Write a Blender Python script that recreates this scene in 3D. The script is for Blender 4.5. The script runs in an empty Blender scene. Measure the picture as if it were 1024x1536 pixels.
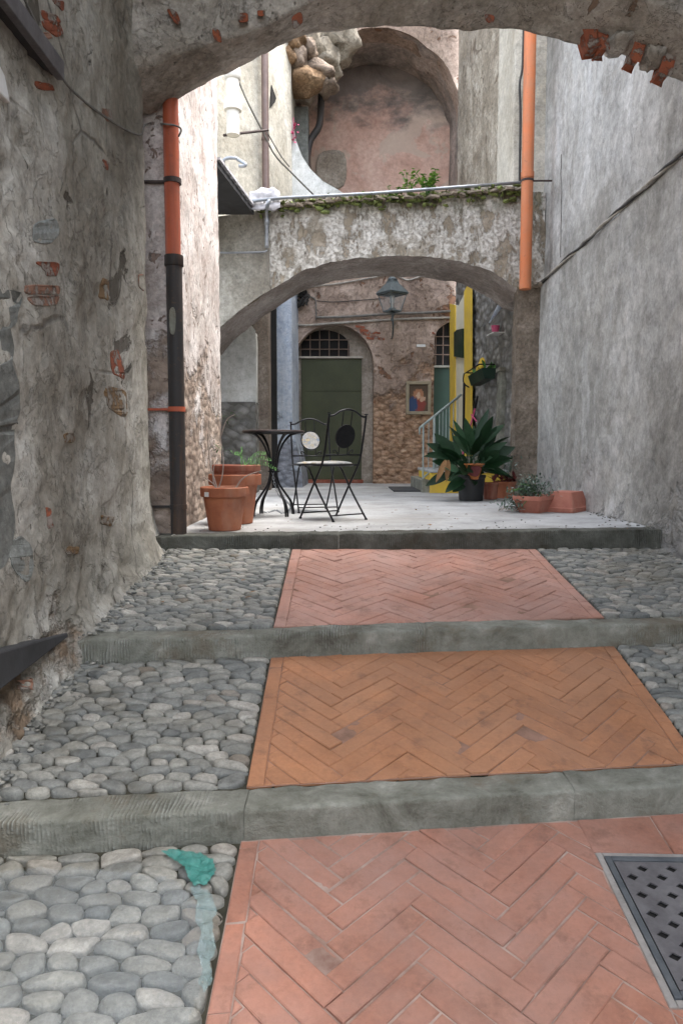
import bpy, math, random
from mathutils import Vector, noise, geometry, Matrix
R = random.Random(7)
C = bpy.context.scene.collection
rad = math.radians
# ------------------------------------------------------------------ camera model (used for measuring the place)
FPX, CX, CY, YH, CAMZ = 1109.0, 512.0, 768.0, 675.0, 0.575
PIT = math.atan((CY - YH) / FPX)
def ray(px, py):
    cx, cy = (px - CX) / FPX, (CY - py) / FPX
    return Vector((cx, cy * math.sin(PIT) + math.cos(PIT), cy * math.cos(PIT) - math.sin(PIT)))
def P(px, py, D):
    d = ray(px, py); t = D / d.y
    return Vector((d.x * t, D, CAMZ + d.z * t))
def PX(px, py, X):
    d = ray(px, py); t = X / d.x
    return Vector((X, d.y * t, CAMZ + d.z * t))
def G(px, py, zf):
    d = ray(px, py); t = 4.0
    for _ in range(40):
        z = zf(d.x * t, d.y * t); t += 0.6 * ((z - CAMZ) / d.z - t)
    return Vector((d.x * t, d.y * t, CAMZ + d.z * t))
def lin(r, g, b):
    f = lambda c: (c / 255 / 12.92) if c / 255 <= 0.04045 else ((c / 255 + 0.055) / 1.055) ** 2.4
    return (f(r), f(g), f(b), 1)
def nz(x, y, z, s=1.0, o=0.0): return noise.noise(Vector((x * s + o, y * s + o * 1.7, z * s - o)))
def fr(x, y, z, s=1.0, o=0.0, oct=4): return noise.fractal(Vector((x * s + o, y * s - o, z * s + 2 * o)), 1.0, 2.0, oct)
def sm(a, b, x):
    t = max(0, min(1, (x - a) / (b - a))); return t * t * (3 - 2 * t)
def interp(tab, x):
    if x <= tab[0][0]: return tab[0][1]
    for (a, p), (b, q) in zip(tab, tab[1:]):
        if x <= b:
            return p + (q - p) * (x - a) / (b - a)
    return tab[-1][1]

# ------------------------------------------------------------------ mesh builder
class MB:
    def __init__(s): s.v = []; s.f = []; s.c = []; s.fm = []
    def add(s, vs, fs, tint=0.5, mi=0):
        o = len(s.v); s.v += [Vector(p) for p in vs]
        s.c += [tint] * len(vs) if not isinstance(tint, (list, tuple)) else list(tint)
        s.f += [[i + o for i in f] for f in fs]; s.fm += [mi] * len(fs); return s
    def box(s, a, b, tint=0.5):
        (x0, y0, z0), (x1, y1, z1) = a, b
        return s.add([(x0,y0,z0),(x1,y0,z0),(x1,y1,z0),(x0,y1,z0),(x0,y0,z1),(x1,y0,z1),(x1,y1,z1),(x0,y1,z1)],
              [(0,3,2,1),(4,5,6,7),(0,1,5,4),(1,2,6,5),(2,3,7,6),(3,0,4,7)], tint)
    def hexa(s, p, tint=0.5):   # 8 points: bottom 4 ccw, top 4 ccw
        return s.add(p, [(0,3,2,1),(4,5,6,7),(0,1,5,4),(1,2,6,5),(2,3,7,6),(3,0,4,7)], tint)
    def grid(s, fn, nu, nv, tint=0.5):
        vs = [fn(i / nu, j / nv) for j in range(nv + 1) for i in range(nu + 1)]
        fs = [(j*(nu+1)+i, j*(nu+1)+i+1, (j+1)*(nu+1)+i+1, (j+1)*(nu+1)+i) for j in range(nv) for i in range(nu)]
        return s.add(vs, fs, tint)
    def tube(s, pts, r, seg=8, tint=0.5, closed=False):
        pts = [Vector(p) for p in pts]; n = len(pts)
        rs = r if isinstance(r, (list, tuple)) else [r] * n
        tans = []
        for i in range(n):
            a = pts[i-1] if (i > 0 or closed) else pts[i]; b = pts[(i+1) % n] if (i < n-1 or closed) else pts[i]
            t = (b - a); tans.append(t.normalized() if t.length > 1e-9 else Vector((0,0,1)))
        up = Vector((0,0,1)) if abs(tans[0].z) < 0.9 else Vector((1,0,0))
        u = tans[0].cross(up).normalized(); vs = []
        for i in range(n):
            u = (u - tans[i] * u.dot(tans[i])).normalized(); w = tans[i].cross(u)
            for k in range(seg):
                a = 2 * math.pi * k / seg; vs.append(pts[i] + (u * math.cos(a) + w * math.sin(a)) * rs[i])
        fs = []
        for i in range(n if closed else n - 1):
            j = (i + 1) % n
            for k in range(seg): fs.append((i*seg+k, i*seg+(k+1)%seg, j*seg+(k+1)%seg, j*seg+k))
        if not closed: fs.append(tuple(range(seg))[::-1]); fs.append(tuple((n-1)*seg+k for k in range(seg)))
        return s.add(vs, fs, tint)
    def lathe(s, prof, c, seg=32, tint=0.5):
        c = Vector(c); vs = []; fs = []; n = len(prof)
        for r, z in prof:
            for k in range(seg):
                a = 2 * math.pi * k / seg; vs.append(c + Vector((r * math.cos(a), r * math.sin(a), z)))
        for i in range(n - 1):
            for k in range(seg): fs.append((i*seg+k, i*seg+(k+1)%seg, (i+1)*seg+(k+1)%seg, (i+1)*seg+k))
        fs.append(tuple(range(seg))[::-1]); fs.append(tuple((n-1)*seg+k for k in range(seg)))
        return s.add(vs, fs, tint)
    def prism(s, loops, off, tint=0.5):     # loops: outer + holes, 3-D points in a plane; off: extrusion vector
        off = Vector(off); loops = [[Vector(p) for p in l] for l in loops]
        flat = [p for l in loops for p in l]; n = len(flat)
        tris = geometry.tessellate_polygon(loops)
        vs = flat + [p + off for p in flat]; fs = [tuple(t) for t in tris] + [tuple(i + n for i in t)[::-1] for t in tris]
        o = 0
        for l in loops:
            m = len(l)
            for i in range(m):
                a, b = o + i, o + (i + 1) % m; fs.append((a, b, b + n, a + n))
            o += m
        return s.add(vs, fs, tint)
    def blob(s, c, rr, amp=0.15, seed=0.0, sub=2, tint=0.5, fs_=2.2):
        vs, fs = ICO[sub]; c = Vector(c); out = []
        for v in vs:
            k = 1 + amp * nz(v.x, v.y, v.z, fs_, seed)
            out.append(c + Vector((v.x * rr[0] * k, v.y * rr[1] * k, v.z * rr[2] * k)))
        return s.add(out, fs, tint)
    def leaf(s, base, d, L, W, up=Vector((0,0,1)), bend=0.3, seg=5, tint=0.5, fold=0.15, shape=None):
        d = Vector(d).normalized(); side = d.cross(up)
        if side.length < 1e-3: side = Vector((1,0,0))
        side.normalize(); nn = side.cross(d); p = Vector(base); vs = []; st = L / seg; dd = d.copy()
        for i in range(seg + 1):
            t = i / seg; w = W * (shape(t) if shape else math.sin(math.pi * (0.06 + 0.94 * t) ** 0.8))
            n2 = side.cross(dd).normalized()
            vs += [p - side * w / 2 + n2 * w * fold, p.copy(), p + side * w / 2 + n2 * w * fold]
            dd = (dd - Vector((0,0,1)) * bend / seg).normalized(); p = p + dd * st
        fs = []
        for i in range(seg):
            a = i * 3; fs += [(a, a+1, a+4, a+3), (a+1, a+2, a+5, a+4)]
        return s.add(vs, fs, tint)
    def build(s, name, mat, parent=None, smooth=False, bev=0, kind=None, label=None, local=False, auto=None):
        me = bpy.data.meshes.new(name); base = Vector((0,0,0))
        if parent is not None and not local: base = wloc(parent)
        me.from_pydata([tuple(p - base) for p in s.v], [], s.f)
        at = me.attributes.new('tint', 'FLOAT', 'POINT'); at.data.foreach_set('value', s.c)
        me.materials.append(mat)
        if smooth: me.polygons.foreach_set('use_smooth', [True] * len(me.polygons))
        me.update()
        if auto:
            me.set_sharp_from_angle(angle=rad(auto))
        o = bpy.data.objects.new(name, me); C.objects.link(o)
        if parent is not None: o.parent = parent
        if bev:
            m = o.modifiers.new('bevel', 'BEVEL'); m.width = bev; m.segments = 2; m.limit_method = 'ANGLE'
        if kind: o['kind'] = kind
        if label: o['label'] = label
        return o
def wloc(o):
    p = Vector(o.location)
    while o.parent is not None: o = o.parent; p += Vector(o.location)
    return p
import bmesh
ICO = {}
for k in (1, 2, 3):
    b = bmesh.new(); bmesh.ops.create_icosphere(b, subdivisions=k, radius=1)
    ICO[k] = ([v.co.copy() for v in b.verts], [tuple(v.index for v in f.verts) for f in b.faces]); b.free()
def thing(name, label, cat, loc=(0,0,0), group=None, rz=0):
    o = bpy.data.objects.new(name, None); C.objects.link(o); o.location = loc; o.rotation_euler = (0,0,rz)
    o.empty_display_size = 0.1; return tag(o, label, cat, group)
def tag(o, label, cat, group=None):
    o['label'] = label; o['category'] = cat
    if group: o['group'] = group
    return o
def copy_tree(o, parent=None):
    c = o.copy(); C.objects.link(c); c.parent = parent
    for ch in list(o.children): copy_tree(ch, c)
    return c
def spline(pts, n=8):      # Catmull-Rom
    pts = [Vector(p) for p in pts]; out = []
    for i in range(len(pts) - 1):
        p0 = pts[max(i-1, 0)]; p1 = pts[i]; p2 = pts[i+1]; p3 = pts[min(i+2, len(pts)-1)]
        for k in range(n):
            t = k / n; out.append(0.5 * ((2*p1) + (p2-p0)*t + (2*p0-5*p1+4*p2-p3)*t*t + (-p0+3*p1-3*p2+p3)*t**3))
    out.append(pts[-1]); return out

# ------------------------------------------------------------------ materials
class NT:
    def __init__(s, name, rough=0.85, metal=0.0, spec=0.3):
        s.m = bpy.data.materials.new(name); s.m.use_nodes = True; s.t = s.m.node_tree
        s.b = s.t.nodes['Principled BSDF']; s.b.inputs['Roughness'].default_value = rough
        s.b.inputs['Metallic'].default_value = metal; s.b.inputs['Specular IOR Level'].default_value = spec
        s.tc = s.t.nodes.new('ShaderNodeTexCoord').outputs['Object']
    def n(s, typ, **k):
        x = s.t.nodes.new(typ)
        for a, v in k.items(): setattr(x, a, v)
        return x
    def put(s, sock, v):
        if isinstance(v, bpy.types.NodeSocket): s.t.links.new(v, sock)
        elif v is not None: sock.default_value = v
    def mp(s, scale=(1,1,1), loc=(0,0,0), vec=None):
        x = s.n('ShaderNodeMapping'); s.put(x.inputs['Vector'], vec or s.tc)
        x.inputs['Scale'].default_value = scale; x.inputs['Location'].default_value = loc; return x.outputs[0]
    def noise(s, scale, detail=6, rough=0.6, vec=None, dist=0.0):
        x = s.n('ShaderNodeTexNoise'); s.put(x.inputs['Vector'], vec or s.tc)
        x.inputs['Scale'].default_value = scale; x.inputs['Detail'].default_value = detail
        x.inputs['Roughness'].default_value = rough; x.inputs['Distortion'].default_value = dist; return x.outputs['Fac']
    def vor(s, scale, feature='F1', vec=None, out='Distance', rnd=1.0):
        x = s.n('ShaderNodeTexVoronoi', feature=feature); s.put(x.inputs['Vector'], vec or s.tc)
        x.inputs['Scale'].default_value = scale; x.inputs['Randomness'].default_value = rnd; return x.outputs[out]
    def wave(s, scale, dist=2, vec=None, direction='X', detail=2):
        x = s.n('ShaderNodeTexWave', wave_type='BANDS', bands_direction=direction); s.put(x.inputs['Vector'], vec or s.tc)
        x.inputs['Scale'].default_value = scale; x.inputs['Distortion'].default_value = dist; x.inputs['Detail'].default_value = detail
        return x.outputs['Fac']
    def ramp(s, fac, stops):
        x = s.n('ShaderNodeValToRGB'); s.put(x.inputs['Fac'], fac); e = x.color_ramp.elements
        while len(e) < len(stops): e.new(0.5)
        for el, (p, c) in zip(e, stops):
            el.position = p; el.color = c if isinstance(c, tuple) else (c, c, c, 1)
        return x.outputs['Color']
    def mix(s, fac, a, b, mode='MIX'):
        x = s.n('ShaderNodeMix', data_type='RGBA', blend_type=mode); s.put(x.inputs[0], fac)
        s.put(x.inputs[6], a); s.put(x.inputs[7], b); return x.outputs[2]
    def math(s, op, a, b=0.0):
        x = s.n('ShaderNodeMath', operation=op); s.put(x.inputs[0], a); s.put(x.inputs[1], b); return x.outputs[0]
    def attr(s, name='tint'):
        return s.n('ShaderNodeAttribute', attribute_name=name).outputs['Fac']
    def sep(s, axis='Z', vec=None):
        x = s.n('ShaderNodeSeparateXYZ'); s.put(x.inputs[0], vec or s.tc); return x.outputs[axis]
    def bump(s, h, dist=0.02, strength=1.0, prev=None):
        x = s.n('ShaderNodeBump'); s.put(x.inputs['Height'], h); x.inputs['Distance'].default_value = dist
        x.inputs['Strength'].default_value = strength
        if prev is not None: s.t.links.new(prev, x.inputs['Normal'])
        return x.outputs[0]
    def done(s, col=None, rough=None, normal=None):
        s.put(s.b.inputs['Base Color'], col)
        if rough is not None: s.put(s.b.inputs['Roughness'], rough)
        if normal is not None: s.put(s.b.inputs['Normal'], normal)
        return s.m

def plaster(name, cols, stain, s=1.6, streak=0.5, bump=0.02, patch=None, patch_t=0.62, patch_s=2.2, low=None, low_z=(0, 1), fine=1.0, pits=True, rough=0.9, off=0.0, flake=0.0, crack=0.0, blotch=0.5, speck=1.0):
    """aged lime plaster: blotches, vertical water streaks, flaked patches, pits"""
    m = NT(name, rough); base = m.mp(loc=(off, off * 2, off * 3))
    n1 = m.noise(s, 9, 0.68, base, 0.4)
    k = len(cols); col = m.ramp(n1, [(0.30 + 0.42 * i / max(k - 1, 1), c) for i, c in enumerate(cols)])
    n4 = m.noise(s * 9, 5, 0.7, base); col = m.mix(0.7, col, m.ramp(n4, [(0.3, 0.28), (0.7, 0.70)]), 'OVERLAY')
    n5 = m.noise(38, 6, 0.75, base); col = m.mix(.45 * min(fine, 1.3), col, m.ramp(n5, [(0.3, 0.2), (0.5, 0.5), (0.72, 0.75)]), 'OVERLAY')  # fine contrast and dark specks stand in for relief shading soft light loses
    sk_ = m.ramp(m.noise(23, 3, .8, m.mp((1, 1, .7), (off, 2, 2))), [(.60, 0.0), (.68, .55)]); col = m.mix(m.math('MULTIPLY', m.math('MULTIPLY', sk_, speck), m.ramp(m.noise(2.1, 4, .6, base), [(.4, .15), (.62, 1.0)])), col, tuple(c * .55 for c in stain[:3]) + (1,))
    bl_ = m.noise(s * .55, 8, .62, m.mp((1, 1, .8), (7 + off, 3, off)), .7); col = m.mix(blotch, col, m.ramp(bl_, [(.36, (.30,.285,.26,1)), (.49, (.46,.455,.44,1)), (.525, (.56,.56,.56,1)), (.68, (.68,.68,.675,1))]), 'OVERLAY')
    st = m.noise(1.0, 7, 0.65, m.mp((3.6, 3.6, 0.42), (off, 0, 1)), 0.6)
    sf = m.math('MULTIPLY', m.ramp(st, [(0.48, 0.0), (0.72, 1.0)]), streak)
    col = m.mix(sf, col, stain)
    h = m.math('ADD', m.math('MULTIPLY', n1, 0.9), m.math('MULTIPLY', n4, 0.25 * fine))
    if low is not None:
        z = m.sep('Z'); zz = m.math('ADD', z, m.math('MULTIPLY', m.math('SUBTRACT', m.noise(2.3, 6, 0.65, base), 0.5), 2.4 * (low_z[1] - low_z[0])))
        lf = m.ramp(m.math('DIVIDE', m.math('SUBTRACT', zz, low_z[0]), low_z[1] - low_z[0]), [(0.35, 1.0), (0.6, 0.0)])
        nl = m.noise(7, 8, 0.7, base, 0.5); v = m.vor(9, vec=m.mp((1, 1, 1.7), vec=base))
        lc = m.ramp(nl, [(0.28 + 0.46 * i / (len(low) - 1), c) for i, c in enumerate(low)])
        lc = m.mix(0.6, lc, m.ramp(v, [(0.0, 0.62), (0.55, 0.42), (0.8, 0.2)]), 'OVERLAY')
        col = m.mix(lf, col, lc)
        h = m.math('SUBTRACT', h, m.math('MULTIPLY', lf, m.math('ADD', 0.35, m.math('MULTIPLY', m.math('ADD', v, nl), 1.1))))
    if patch is not None:
        pn = m.noise(patch_s, 7, 0.62, m.mp(loc=(5 + off, 3, 1)), 0.8)
        pm = m.ramp(pn, [(patch_t, 0.0), (patch_t + 0.018, 1.0)])
        pc = m.mix(m.noise(14, 6, 0.7, base), patch, tuple(c * 0.5 for c in patch[:3]) + (1,))
        col = m.mix(m.math('MULTIPLY', pm, 0.85), col, pc); h = m.math('SUBTRACT', h, m.math('MULTIPLY', pm, 0.5))
    if pits:
        pv = m.vor(26, vec=m.mp((1, 1, 0.6), vec=base)); gate = m.ramp(m.noise(3, 3, 0.6, base), [(0.5, 0.0), (0.65, 1.0)])
        pf = m.math('MULTIPLY', m.ramp(pv, [(0.10, 1.0), (0.2, 0.0)]), gate)
        col = m.mix(m.math('MULTIPLY', pf, 0.6), col, tuple(c * 0.45 for c in stain[:3]) + (1,)); h = m.math('SUBTRACT', h, m.math('MULTIPLY', pf, 0.4))
    if flake:
        for sc_, o_ in ((1.5, 3), (4.2, 8)):
            fn = m.noise(sc_, 9, 0.66, m.mp((1, 1, .75), (o_ + off, 1, o_)), 0.5)
            fm = m.ramp(fn, [(.500, 0.0), (.512, 1.0)]); col = m.mix(m.math('MULTIPLY', fm, .42 * flake), col, m.mix(1.0, col, (.62, .58, .52, 1), 'MULTIPLY'))
            ed = m.ramp(fn, [(.488, 0.0), (.502, 1.0), (.516, 0.0)]); col = m.mix(m.math('MULTIPLY', ed, .30 * flake), col, tuple(c * .5 for c in stain[:3]) + (1,))
            h = m.math('SUBTRACT', h, m.math('MULTIPLY', fm, .35 * flake))
    if crack:
        dv = m.mix(.22, base, m.n('ShaderNodeTexNoise').outputs['Color'], 'ADD'); cv = m.vor(1.5, 'DISTANCE_TO_EDGE', dv)
        cm = m.math('MULTIPLY', m.ramp(cv, [(.004, 1.0), (.016, 0.0)]), m.ramp(m.noise(1.7, 3, .6, base), [(.48, 0.0), (.62, crack)]))
        col = m.mix(cm, col, (.05, .045, .04, 1)); h = m.math('SUBTRACT', h, m.math('MULTIPLY', cm, .5))
    nrm = m.bump(h, bump * 2.2, 1.0); nrm = m.bump(m.noise(60, 4, 0.7, base), 0.003 * fine, 1.0, nrm)
    return m.done(col, None, nrm)

def simple(name, c, rough=0.6, metal=0.0, var=0.25, scale=12, bump=0.002, spec=0.4, c2=None):
    m = NT(name, rough, metal, spec); n = m.noise(scale, 6, 0.65)
    c2 = c2 or tuple(x * (1 - var) for x in c[:3]) + (1,)
    r = m.ramp(m.noise(scale * 0.6, 5, 0.6), [(0.3, max(0, rough - 0.12)), (0.7, min(1, rough + 0.12))])
    return m.done(m.ramp(n, [(0.35, c2), (0.65, c)]), r, m.bump(n, bump))

M = {}
M['left'] = plaster('grey_lime_plaster', [(.26,.245,.21,1), (.37,.355,.315,1), (.445,.435,.395,1), (.52,.515,.475,1)], (.19,.165,.13,1), 1.5, 0.45, 0.009, patch=(.10,.085,.065,1), patch_t=0.63, patch_s=2.0,
                    low=[(.06,.045,.032,1), (.17,.125,.085,1), (.29,.215,.15,1), (.21,.195,.165,1)], low_z=(-.5, 1.0), flake=.5, crack=.6, blotch=.85, fine=.7, speck=.8)
M['arch'] = plaster('arch_plaster', [(.25,.22,.19,1), (.37,.34,.30,1), (.45,.425,.39,1), (.50,.44,.385,1)], (.20,.17,.14,1), 2.0, 0.35, 0.012, patch=(.24,.15,.10,1), patch_t=0.64, patch_s=3.0, off=3, flake=.45, blotch=.7)
M['white_wall'] = plaster('flaking_whitewash', [(.30,.24,.21,1), (.44,.385,.36,1), (.52,.485,.465,1), (.58,.55,.53,1)], (.30,.25,.215,1), 2.6, 0.4, 0.009, patch=(.25,.17,.13,1), patch_t=0.615, patch_s=11.0,
                    low=[(.18,.13,.10,1), (.32,.25,.20,1), (.45,.37,.31,1)], low_z=(0.2, 2.0), off=5)
M['right'] = plaster('grey_render', [(.25,.25,.235,1), (.36,.36,.345,1), (.45,.45,.435,1), (.55,.545,.525,1)], (.23,.225,.205,1), 1.1, 0.22, 0.007, flake=.35, low=[(.27,.27,.26,1), (.36,.36,.35,1), (.43,.43,.42,1)], low_z=(-.9, .7), blotch=.6, speck=.4, fine=.75, pits=False, off=8)
def bridgemat():
    m = NT('weathered_limewash', .9); n = m.noise(5, 9, .68, dist=.4); st = m.noise(1, 8, .68, m.mp((6.5, 6.5, 3.4)), .15); f = m.noise(24, 6, .7)
    col = m.ramp(n, [(.3, (.16,.13,.095,1)), (.5, (.31,.265,.20,1)), (.7, (.43,.375,.30,1))])
    wm = m.math('MULTIPLY', m.ramp(st, [(.42, 0.0), (.475, .75), (.60, 1.0)]), m.ramp(f, [(.3, .35), (.52, 1.0)])); col = m.mix(wm, col, m.ramp(f, [(.3, (.62,.59,.53,1)), (.7, (.80,.78,.72,1))]))
    tm = m.ramp(m.noise(3, 6, .6, m.mp(loc=(4, 4, 4))), [(.55, 0.0), (.62, .7)]); col = m.mix(tm, col, (.36,.31,.235,1))
    gm = m.math('MULTIPLY', m.ramp(m.sep('Z'), [(.40, 0.0), (.58, .8)]), m.ramp(m.noise(4, 6, .7, m.mp((2, 2, .5))), [(.42, 0.0), (.6, 1.0)])); col = m.mix(gm, col, (.10,.12,.05,1))
    pf = m.ramp(m.vor(11, vec=m.mp((1, 1, .8))), [(.08, .8), (.2, 0.0)]); col = m.mix(m.math('MULTIPLY', pf, m.ramp(n, [(.45, 0.0), (.6, 1.0)])), col, (.07,.055,.04,1))
    h = m.math('ADD', m.math('MULTIPLY', wm, .5), m.math('ADD', n, m.math('MULTIPLY', f, .3))); return m.done(col, None, m.bump(h, .04))
M['bridge'] = bridgemat()
M['soffit'] = plaster('soffit_plaster', [(.24,.20,.18,1), (.36,.315,.29,1), (.46,.42,.39,1)], (.12,.10,.085,1), 2.4, 0.2, 0.02, off=12)
M['back'] = plaster('pink_eroded_plaster', [(.24,.175,.14,1), (.37,.28,.225,1), (.47,.365,.30,1), (.54,.44,.36,1)], (.20,.15,.12,1), 1.9, 0.4, 0.02, patch=(.30,.15,.085,1), patch_t=0.615, patch_s=2.6,
                    low=[(.17,.105,.065,1), (.42,.26,.165,1), (.56,.39,.27,1), (.64,.51,.39,1)], low_z=(1.0, 2.6), off=2, flake=.4)
def pinkmat():
    m = NT('pink_niche_plaster', .9); n = m.noise(1.6, 9, .68, dist=.4); f = m.noise(16, 6, .7)
    col = m.ramp(n, [(.3, (.34,.20,.155,1)), (.45, (.47,.30,.235,1)), (.6, (.54,.37,.30,1)), (.75, (.60,.45,.38,1))]); col = m.mix(.5, col, m.ramp(f, [(.3, .3), (.7, .7)]), 'OVERLAY')
    pm = m.ramp(m.noise(1.1, 7, .62, m.mp(loc=(3, 9, 4)), .5), [(.53, 0.0), (.55, .7)]); col = m.mix(pm, col, (.46,.37,.30,1))
    zz = m.math('ADD', m.sep('Z'), m.math('MULTIPLY', m.math('SUBTRACT', m.noise(1.5, 7, .65, m.mp((1, 1, 1.6))), .5), 2.2)); so_ = m.ramp(m.math('DIVIDE', m.math('SUBTRACT', zz, 6.3), 1.0), [(.2, 0.0), (.62, .88)])
    col = m.mix(so_, col, m.ramp(n, [(.3, (.075,.07,.066,1)), (.7, (.20,.175,.16,1))]))
    return m.done(col, None, m.bump(m.math('ADD', n, m.math('MULTIPLY', f, .3)), .03))
M['pink'] = pinkmat()
M['soot'] = plaster('sooty_vault', [(.14,.125,.115,1), (.26,.225,.20,1), (.42,.34,.29,1), (.52,.40,.33,1)], (.06,.053,.05,1), 1.3, 0.4, 0.03, patch=(.20,.13,.105,1), patch_t=0.66, off=17)
M['beige'] = plaster('streaked_beige_wall', [(.27,.235,.185,1), (.37,.33,.27,1), (.47,.43,.36,1), (.54,.51,.45,1)], (.20,.17,.125,1), 2.4, 0.65, 0.014, patch=(.25,.20,.15,1), patch_t=0.63, off=19, flake=.6)
M['cream'] = plaster('bright_house_plaster', [(.40,.37,.305,1), (.49,.465,.40,1), (.55,.53,.475,1)], (.36,.325,.26,1), 1.3, 0.5, 0.005, pits=False, off=21)
M['pale'] = plaster('pale_grey_plaster', [(.45,.46,.45,1), (.56,.57,.55,1), (.62,.62,.59,1)], (.34,.34,.31,1), 1.2, 0.5, 0.006, pits=False, off=23,)
M['bluewhite'] = plaster('blue_limewash', [(.34,.40,.50,1), (.47,.54,.64,1), (.56,.62,.70,1)], (.20,.21,.24,1), 1.8, 0.5, 0.008, low=[(.12,.12,.13,1), (.24,.26,.30,1), (.36,.38,.43,1)], low_z=(0.0, 1.2), off=25)
M['haunch'] = plaster('beige_haunch_plaster', [(.27,.25,.21,1), (.37,.355,.31,1), (.44,.43,.385,1)], (.17,.155,.13,1), 1.6, .7, .008, off=41, flake=.25)
M['brownboard'] = plaster('brown_weathered_jamb', [(.13,.10,.08,1), (.21,.175,.145,1), (.27,.235,.20,1)], (.08,.06,.05,1), 3, 0.6, 0.006, pits=False, off=27)
M['pillar'] = plaster('pebbly_pillar_render', [(.13,.105,.08,1), (.20,.165,.13,1), (.28,.235,.19,1)], (.10,.09,.065,1), 3.5, 0.4, 0.02, patch=(.34,.30,.26,1), patch_t=0.66, patch_s=14, off=29)
M['render_line'] = simple('cement_patch', (.33,.34,.33,1), 0.9, 0, 0.3, 6)
M['darkpatch'] = plaster('dark_damp_render', [(.12,.125,.115,1), (.155,.16,.148,1), (.19,.195,.18,1)], (.05,.05,.045,1), 2, 0.3, 0.006, pits=False, off=31)
M['palepatch'] = plaster('pale_filler', [(.20,.215,.205,1), (.265,.28,.265,1)], (.22,.22,.20,1), 3, 0.2, 0.004, pits=False, off=33)
def rubble():
    m = NT('rubble_stone_wall', 0.9); v = m.mp((1, 1, 1.35)); w = m.mix(0.12, v, m.n('ShaderNodeTexNoise').outputs['Color'], 'ADD')
    f1 = m.vor(7, vec=v); cc = m.vor(7, vec=v, out='Color'); n = m.noise(5, 8, 0.7)
    g = m.n('ShaderNodeRGBToBW'); m.put(g.inputs[0], cc)
    col = m.mix(m.ramp(n, [(.35, 0.0), (.65, 1.0)]), m.ramp(g.outputs[0], [(.2, (.13,.13,.125,1)), (.5, (.24,.235,.225,1)), (.8, (.38,.37,.35,1))]), (.27,.265,.25,1))
    col = m.mix(m.ramp(f1, [(.25, 0.0), (.6, .7)]), col, (.12,.115,.10,1))
    h = m.math('ADD', m.math('MULTIPLY', f1, -1.3), n)
    return m.done(col, None, m.bump(h, 0.06))
M['rubble'] = rubble()
def brickmat(name, hue, dust_tint, dm=.7):
    m = NT(name, 0.78, spec=0.3); a = m.attr(); n = m.noise(5, 8, 0.65); f = m.noise(55, 6, 0.7)
    col = m.ramp(a, [(p_, (r_*hue[0], g_*hue[1], b_*hue[2], 1)) for p_, r_, g_, b_ in ((0.0, .33, .16, .105), (.3, .355, .172, .112), (.55, .37, .18, .118), (.85, .395, .197, .13), (1.0, .35, .18, .125))])
    bl = m.noise(1.1, 7, .65, m.mp(loc=(9, 1, 0))); col = m.mix(.8, col, m.ramp(bl, [(.3, .30), (.7, .68)]), 'OVERLAY')
    col = m.mix(0.45, col, m.ramp(n, [(.3, .3), (.7, .68)]), 'OVERLAY'); col = m.mix(0.35, col, m.ramp(f, [(.3, .3), (.7, .7)]), 'OVERLAY')
    dust = m.ramp(m.noise(2.2, 7, 0.65, m.mp(loc=(4, 2, 0))), [(.36, 0.0), (.70, dm)]); col = m.mix(dust, col, dust_tint)
    dirt = m.ramp(m.noise(9, 7, 0.7, m.mp(loc=(1, 7, 0))), [(.54, 0.0), (.70, .6)]); col = m.mix(dirt, col, (.14,.075,.05,1)); big = m.ramp(m.noise(1.5, 8, .7, m.mp(loc=(11, 3, 0)), .6), [(.52, 0.0), (.68, .4)]); col = m.mix(big, col, (.19,.10,.07,1))
    h = m.math('ADD', n, m.math('MULTIPLY', f, 0.5))
    return m.done(col, m.ramp(n, [(.3, .6), (.7, .85)]), m.bump(h, 0.006))
M['brick'] = brickmat('pink_sky_tinted_brick', (1.0, 1.0, 1.08), (.42,.285,.245,1)); M['brick_red'] = brickmat('worn_red_herringbone_brick', (.88, .80, .80), (.36,.235,.20,1), .55); M['brick_bounce'] = brickmat('orange_bounce_tinted_brick', (1.0, .93, .70), (.38,.20,.115,1))  # upper panel's brick colour carries cool sky tint, middle panel's carries warm bounce light
M['mortar'] = simple('lime_mortar', (.38,.30,.255,1), 0.95, 0, 0.45, 5, 0.006, c2=(.18,.10,.075,1))
def cobble():
    m = NT('river_pebble', 0.62, spec=0.4); a = m.attr(); n = m.noise(14, 7, 0.65); f = m.noise(90, 4, 0.7)
    col = m.ramp(a, [(0.0, (.12,.125,.117,1)), (.25, (.175,.178,.163,1)), (.5, (.21,.208,.184,1)), (.8, (.25,.243,.21,1)), (.95, (.34,.32,.28,1)), (1.0, (.155,.13,.10,1))])
    col = m.mix(0.8, col, m.ramp(n, [(.3, .25), (.7, .70)]), 'OVERLAY'); col = m.mix(0.5, col, m.ramp(f, [(.3, .25), (.7, .72)]), 'OVERLAY'); dn = m.ramp(m.noise(2.6, 7, .65, m.mp(loc=(3, 3, 0))), [(.5, 0.0), (.68, .55)]); col = m.mix(dn, col, (.10,.085,.055,1))
    return m.done(col, m.ramp(n, [(.3, .42), (.7, .72)]), m.bump(m.math('ADD', n, m.math('MULTIPLY', f, .3)), 0.008))
M['cobble'] = cobble()
M['joint'] = simple('dirty_joint', (.31,.18,.13,1), .95, 0, .5, 9, .004, c2=(.16,.09,.06,1))
M['soil'] = simple('joint_soil', (.05,.044,.03,1), 1.0, 0, 0.5, 8, 0.012, c2=(.022,.022,.013,1))
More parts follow.
